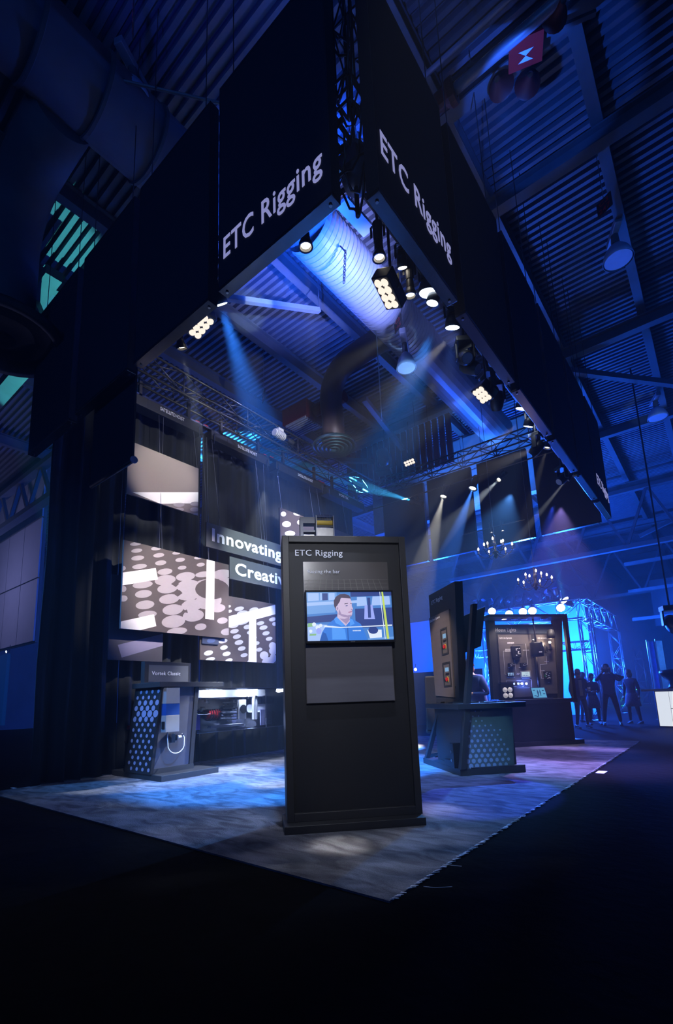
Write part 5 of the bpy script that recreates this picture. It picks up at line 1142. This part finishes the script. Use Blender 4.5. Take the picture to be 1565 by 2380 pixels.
# left outside: pale booth walls, low screen
w_ = mat('pale_wall_panel', (.42, .44, .52), .7, noise=.08, nscale=2)
lw = struct(MB().box(-24.0, -17.8, 6.4, 6.5, 3.3, 12).build('wall_left_booth', 'concrete'))
for i in range(4):
    for j in range(3): MB().box(-23.9+1.53*i, -22.4+1.53*i, 6.34, 6.4, 3.35+2.2*j, 5.5+2.2*j).build('wall_panel', w_, lw)
t = thing('blue_sign', 'blue lit lettered sign at the left edge', 'sign', (-20.6, 6.0, 0), 0)
MB().box(-2.5, 1.6, 0, .1, .6, 3.0).build('sign_board', emis('blue_sign_face', (.0, .012, .08), 1), t); text('C', 'blackm', t, T(-.9, -.01, 1.1), width=1.0, height=1.3, bold=.002)
par('tiny green white lamp on the shelf at the left edge', at_y(14, 1515, 5.9), (.2, -1, -.2), 'lens_cool', .35, 'left edge lamp')
lamp('POINT', 'left_wall_light', (-20.0, 3.5, 5.5), None, 130, (.45, .45, 1), .1)
lamp('SPOT', 'teal_light', (-13.5, 5.5, 4.2), (-10.0, 3.0, 9.5), 2600, (.08, .6, .62), .05, 24, .3)
par('pale lamp hanging outside at the left of the fascia', at_y(63, 815, 4.4), (.1, -.5, -.8), 'lens_cool', .7, 'outside left lamp')

# ================================================================== PEOPLE
def person(loc, rz, label, h=1.75, top=(.02, .025, .05), bottom=(.012, .014, .02), hair=(.02, .012, .01), arms='down', female=False, skirt=None, lean=0., head_down=0., shirt=None, hair_long=False, bald=False, legs_skin=False, stride=.1):
    t = thing('person', label, 'person', loc, rz, 'visitors standing beyond the booth'); s = h/1.75
    J = {}; sh = .17 if female else .2; hp = .095
    J['pel'] = (0, 0, .95); J['sp'] = (0, -.01-lean*.15, 1.12); J['ch'] = (0, -.02-lean*.4, 1.33); J['nk'] = (0, -.02-lean*.55, 1.47); J['hd'] = (0, -.03-lean*.6-head_down*.04, 1.56)
    for sg, n in ((-1, 'L'), (1, 'R')):
        J['sh'+n] = (sg*sh, -.01-lean*.45, 1.41)
        if arms == 'down': e, w = (sg*(sh+.06), .02, 1.13), (sg*(sh+.07), -.05, .88)
        elif arms == 'camera': e, w = (sg*(sh+.09), -.2, 1.28), (sg*.09, -.30, 1.52)
        elif arms == 'hold': e, w = (sg*(sh+.05), -.02, 1.12), (sg*.07, -.27, 1.13)
        elif arms == 'cup': e, w = ((sg*(sh+.06), .0, 1.12), (sg*.16, -.26, 1.12)) if sg > 0 else ((sg*(sh+.06), .02, 1.13), (sg*(sh+.05), -.08, .88))
        J['el'+n] = e; J['wr'+n] = w
        J['hp'+n] = (sg*hp, 0, .90); J['kn'+n] = (sg*(hp+stride*.4), -.03, .5); J['an'+n] = (sg*(hp+stride*.7), .03, .08)
    R_ = dict(pel=.145, sp=.13 if female else .155, ch=.15 if female else .175, nk=.052, hd=.05, sh=.072, el=.054, wr=.032, hp=.10, kn=.07, an=.045)
    E = [('pel', 'sp'), ('sp', 'ch'), ('ch', 'nk'), ('nk', 'hd')]
    for n in 'LR': E += [('ch', 'sh'+n), ('sh'+n, 'el'+n), ('el'+n, 'wr'+n), ('pel', 'hp'+n), ('hp'+n, 'kn'+n), ('kn'+n, 'an'+n)]
    names = list(J); me = bpy.data.meshes.new('tmp'); me.from_pydata([tuple(c*s for c in J[n]) for n in names], [(names.index(a), names.index(b)) for a, b in E], [])
    o = bpy.data.objects.new('tmp', me); COL.objects.link(o); sk = o.modifiers.new('s', 'SKIN'); ss = o.modifiers.new('u', 'SUBSURF'); ss.levels = 1
    for i, n in enumerate(names):
        r_ = R_[n if n in R_ else n[:2]]*s; me.skin_vertices[0].data[i].radius = (r_, r_*(.72 if n in ('pel', 'sp', 'ch') else 1))
    me.skin_vertices[0].data[0].use_root = True
    bm_ = bpy.data.meshes.new_from_object(o.evaluated_get(bpy.context.evaluated_depsgraph_get())); bpy.data.objects.remove(o)
    bd = MB(); bd.add([v.co for v in bm_.vertices], [tuple(p.vertices) for p in bm_.polygons])
    bpy.data.meshes.remove(bm_)
    def cen(f): return sum((Vector(bd.v[i]) for i in f), Vector())/len(f)
    wl_ = [Vector(J['wrL'])*s, Vector(J['wrR'])*s]; mi = []
    for f in bd.f:
        c = cen(f)
        if c.z > 1.475*s and not min((c-w).length for w in wl_) < .06*s and abs(c.x) < .1: mi.append(0)
        elif min((c-w).length for w in wl_) < .045*s: mi.append(0)
        elif c.z < .93*s and abs(c.x) < .25*s and min((c-w).length for w in wl_) > .12: mi.append(2)
        else: mi.append(1)
    bd.mi = mi
    # head: skull shaped lathe, nose, ears, hands with five fingers, all in the body mesh
    hc = Vector(J['hd'])*s+Vector((0, -.012, .075))*s; n0 = len(bd.v)
    prof = [(0, -.125), (.035, -.12), (.055, -.095), (.066, -.05), (.073, 0), (.076, .05), (.068, .09), (.045, .118), (0, .13)]
    hm = MB(); hm.lathe(prof, (0, 0, 0), 16); hm.hexa([(-.012, -.1, -.03), (.012, -.1, -.03), (.01, -.08, -.03), (-.01, -.08, -.03)], [(-.006, -.088, .02), (.006, -.088, .02), (.006, -.075, .02), (-.006, -.075, .02)])
    for sg in (-1, 1): hm.lathe([(0, -.012), (.018, -.008), (.022, .006), (0, .012)], (sg*.074, .005, -.01), 8, axis=(sg, .2, 0))
    rot = Matrix.Rotation(head_down, 3, 'X')
    bd.add([hc+rot @ Vector((v[0]*1.08, v[1]*1.2, v[2]*1.05))*s for v in hm.v], hm.f, 0)
    for sg, n in ((-1, 'L'), (1, 'R')):
        w = Vector(J['wr'+n])*s; e = Vector(J['el'+n])*s; d = (w-e).normalized()
        if arms in ('camera',): d = (Vector((0, -.02, .06))).normalized()
        sd_ = Vector((0, 1, 0)).cross(d).normalized() if abs(d.y) < .9 else Vector((1, 0, 0)); k_ = d.cross(sd_)
        bd.tube([w-d*.02*s, w+d*.04*s, w+d*.085*s], [.024*s, .034*s, .03*s], 8, 0)
        for q, (off, ln) in enumerate(((-.027, .06), (-.009, .072), (.009, .068), (.027, .052))):
            b0 = w+d*.08*s+sd_*off*s; bd.tube([b0, b0+d*ln*.55*s, b0+d*ln*.9*s+k_*.02*s], [.0095*s, .009*s, .007*s], 6, 0)
        b0 = w+d*.03*s+sd_*.03*sg*-1*s; bd.tube([b0, b0+(sd_*sg*-.8+d*.6)*.035*s, b0+(sd_*sg*-.6+d*1.0)*.055*s], [.012*s, .01*s, .008*s], 6, 0)
    cm = mat('clothes_top', top, .85, noise=.2, nscale=30); bmn = M['skin'] if legs_skin else mat('clothes_bottom', bottom, .85, noise=.2, nscale=30)
    body = bd.build('body', ['skin', cm, bmn], t, smooth=True)
    hm = mat('hair', hair, .7, noise=.3, nscale=60)
    hh = MB(); pr = [(.079, .0), (.084, .05), (.076, .1), (.05, .13), (0, .14)]
    if bald: pr = [(.078, -.05), (.081, .0), (.079, .03)]
    hh.lathe(pr, (0, 0, 0), 18)
    hv = [hc+rot @ Vector((v[0]*1.12, v[1]*1.2+.012, v[2]-(0.035 if v[1] > 0 and v[2] < .06 else 0)))*s for v in hh.v]
    hb = MB().add(hv, hh.f)
    if hair_long: hb.tube([hc+Vector((0, .05, .06))*s, hc+Vector((0, .075, -.04))*s, hc+Vector((0, .065, -.15))*s], [.07*s, .085*s, .05*s], 10)
    hb.build('hair', hm, t, smooth=True)
    for sg, n in ((-1, 'L'), (1, 'R')):
        a = Vector(J['an'+n])*s; m = MB().hexa([a+Vector(v)*s for v in ((-.045, -.19, -.08), (.045, -.19, -.08), (.04, .07, -.08), (-.04, .07, -.08))], [a+Vector(v)*s for v in ((-.03, -.17, -.04), (.03, -.17, -.04), (.04, .06, .02), (-.04, .06, .02))]); m.build('shoe', 'blackpl', t, bevel=.012)
    if skirt: MB().lathe([(.15*s, 1.0*s), (.19*s, .9*s), (.22*s, .72*s), (.23*s, .56*s), (.2*s, .56*s)], n=18).build('skirt', mat('skirt_cloth', skirt, .9, noise=.6, nscale=30), t, smooth=True)
    if shirt: MB().hexa([(-.055*s, -.125*s, .95*s), (.055*s, -.125*s, .95*s), (.05*s, -.1*s, .95*s), (-.05*s, -.1*s, .95*s)], [(-.05*s, -.135*s, 1.42*s), (.05*s, -.135*s, 1.42*s), (.05*s, -.1*s, 1.42*s), (-.05*s, -.1*s, 1.42*s)]).build('shirt_front', mat('shirt_cloth', shirt, .85, noise=.1), t, bevel=.01)
    # facial details: eyes and mouth
    m = MB()
    for sg in (-1, 1): m.disc(hc+rot @ Vector((sg*.028, -.0835, .0))*s, (0, -1, 0), .008*s, 8)
    m.build('eyes', 'blackpl', t); MB().box(-.02*s, .02*s, -.001, .001, -.003, .003).build('mouth', mat('lips', (.3, .1, .09), .6), t, m=Matrix.Translation(hc+rot @ Vector((0, -.077, -.06))*s))
    return t, J, s
def face_cam(p): return math.atan2(-p[0], p[1])  # rotates local -y toward the camera
def pp(px_, py_): q = at_z(px_, py_); return q
q = pp(1357, 1692); t, J, s = person(q, face_cam(q)+.5, 'balding man in dark jacket and beige shirt holding a cup', 1.72, arms='cup', bald=True, hair=(.1, .08, .07), shirt=(.32, .26, .2), bottom=(.03, .05, .09))
o = MB().lathe([(0, 0), (.03, 0), (.04, .1), (.042, .1), (.042, .115), (0, .115)], n=14).build('paper_cup', 'white'); o.location = Matrix.Translation(q) @ Matrix.Rotation(face_cam(q)+.5, 4, 'Z') @ Vector((.13*s, -.33*s, 1.08*s)); tag(o, 'pale paper cup in the hand of the man in the dark jacket', 'cup')
q = pp(1385, 1684); person(q, face_cam(q)+.3, 'woman in dark top and grey banded skirt looking down at her phone', 1.6, arms='hold', female=True, skirt=(.06, .065, .08), head_down=.5, hair_long=True, lean=.15)
q = pp(1352, 1683)+Vector((0, .9, 0)); person(q, face_cam(q)+2.6, 'dark haired person seen between the balding man and the woman', 1.7, female=True, hair_long=True)
q = pp(1426, 1686); t, J, s = person(q, face_cam(q), 'tall man photographing with raised camera, dark trousers', 1.86, arms='camera', top=(.04, .055, .09), stride=.16)
mm = Matrix.Translation(q) @ Matrix.Rotation(face_cam(q), 4, 'Z')
o = MB().box(-.07, .07, -.03, .03, -.05, .05).cyl((0, -.03, 0), (0, -.09, 0), .034, .034, 14).build('photo_camera', 'blackpl', bevel=.006); o.matrix_world = mm @ T(0, -.36*s, 1.56*s); tag(o, 'black camera held at the eye of the tall man', 'camera')
o = MB().hexa([(0, -.1, 0), (.1, -.1, -.05), (.1, .1, -.05), (0, .1, 0)], [(.0, -.12, .2), (.25, -.1, .1), (.25, .1, .1), (.0, .12, .2)]).build('camera_bag', 'blackm', bevel=.03); o.matrix_world = mm @ T(.22*s, .02, 1.28*s); tag(o, 'dark bag slung at the shoulder of the tall photographing man', 'bag')
q = pp(1479, 1682); person(q, face_cam(q)-.5, 'woman in black jacket and speckled skirt standing on the right', 1.68, female=True, hair_long=True, skirt=(.12, .09, .13), hair=(.1, .06, .04), arms='down')
q = pp(1140, 1760); q = EYE+ray(1138, 1700)*0 + Vector(((rf.m @ Vector((1.35, 1.9, 0))))); q.z = 0
person(q, face_cam(q)-.9, 'man in blue shirt leaning over the desk behind the control kiosk', 1.72, top=(.03, .05, .14), arms='hold', head_down=.6, lean=.25)
t = thing('office_chair', 'dark high backed chair behind the control kiosk desk', 'chair', rf.m @ Vector((.55, 1.95, 0)), rf.rz+2.6)
MB().hexa([(-.22, .18, .5), (.22, .18, .5), (.22, .25, .5), (-.22, .25, .5)], [(-.17, .3, 1.45), (.17, .3, 1.45), (.17, .36, 1.45), (-.17, .36, 1.45)]).build('backrest', 'blackm', t, bevel=.03)
MB().box(-.24, .24, -.24, .2, .44, .52).build('seat', 'blackm', t, bevel=.03); MB().cyl((0, 0, .06), (0, 0, .44), .03, .03, 10).build('column', 'gloss', t)
for i in range(5): MB().bar((0, 0, .08), (.28*math.cos(i*1.257), .28*math.sin(i*1.257), .03), .035, .06).build('foot', 'blackpl', t)
# ================================================================== EXTRA LIGHT: roof, plant room, gallery
wl_('SPOT', 'up_light', (-3.9, 4.2, 6.6), (-4.8, 5.8, 9.9), 3200, (.01, .10, 1), .05, 70, .7)
wl_('SPOT', 'up_light', (-2.2, 6.0, 5.9), (-4.3, 6.4, 8.7), 3400, (.27, .33, 1), .05, 44, .8)
wl_('SPOT', 'up_light', (-1.1, 4.9, 7.6), (-1.0, 6.5, 10), 240, (.02, .13, 1), .03, 50, .25)
wl_('SPOT', 'plant_room_fill', (-5.5, 12.6, 5.6), (-5.2, 14.7, 8.4), 2200, (.03, .2, 1), .1, 80, .6)  # added lamp that makes the plant room wall visible
wl_('SPOT', 'bay_fill', (-3.0, 6.0, 4.0), EYE+ray(945, 858)*(.36*FPX/44), 1000, (.35, .6, 1), .03, 7, .5)  # added spots that brighten the high bay lamp faces from below
wl_('SPOT', 'bay_fill', (1.5, 4, 2.0), EYE+ray(1438, 606)*(.5*FPX/62), 300, (.08, .25, 1), .03, 8, .5)
wl_('SPOT', 'bay_fill', (1.5, 9, 2.0), EYE+ray(1530, 972)*(.5*FPX/40), 1100, (.2, .45, 1), .03, 6, .5)
wl_('SPOT', 'up_light', (-1.9, 3.2, 7.5), (-1.9, 3.6, 9.9), 90, (.05, .15, 1), .03, 90, .6)
wl_('SPOT', 'up_light', (-3.4, 1.4, 7.6), (-3.6, 2.2, 9.9), 70, (.03, .06, 1), .03, 70, .6)
wash('hidden blue wash light behind the second left fascia panel', (-3.6, 2.85, 5.25), (-4.2, 5.0, 2.4), (.03, .22, 1), 16000, r=.08, bar_z=5.5, angle=40, haze=12)
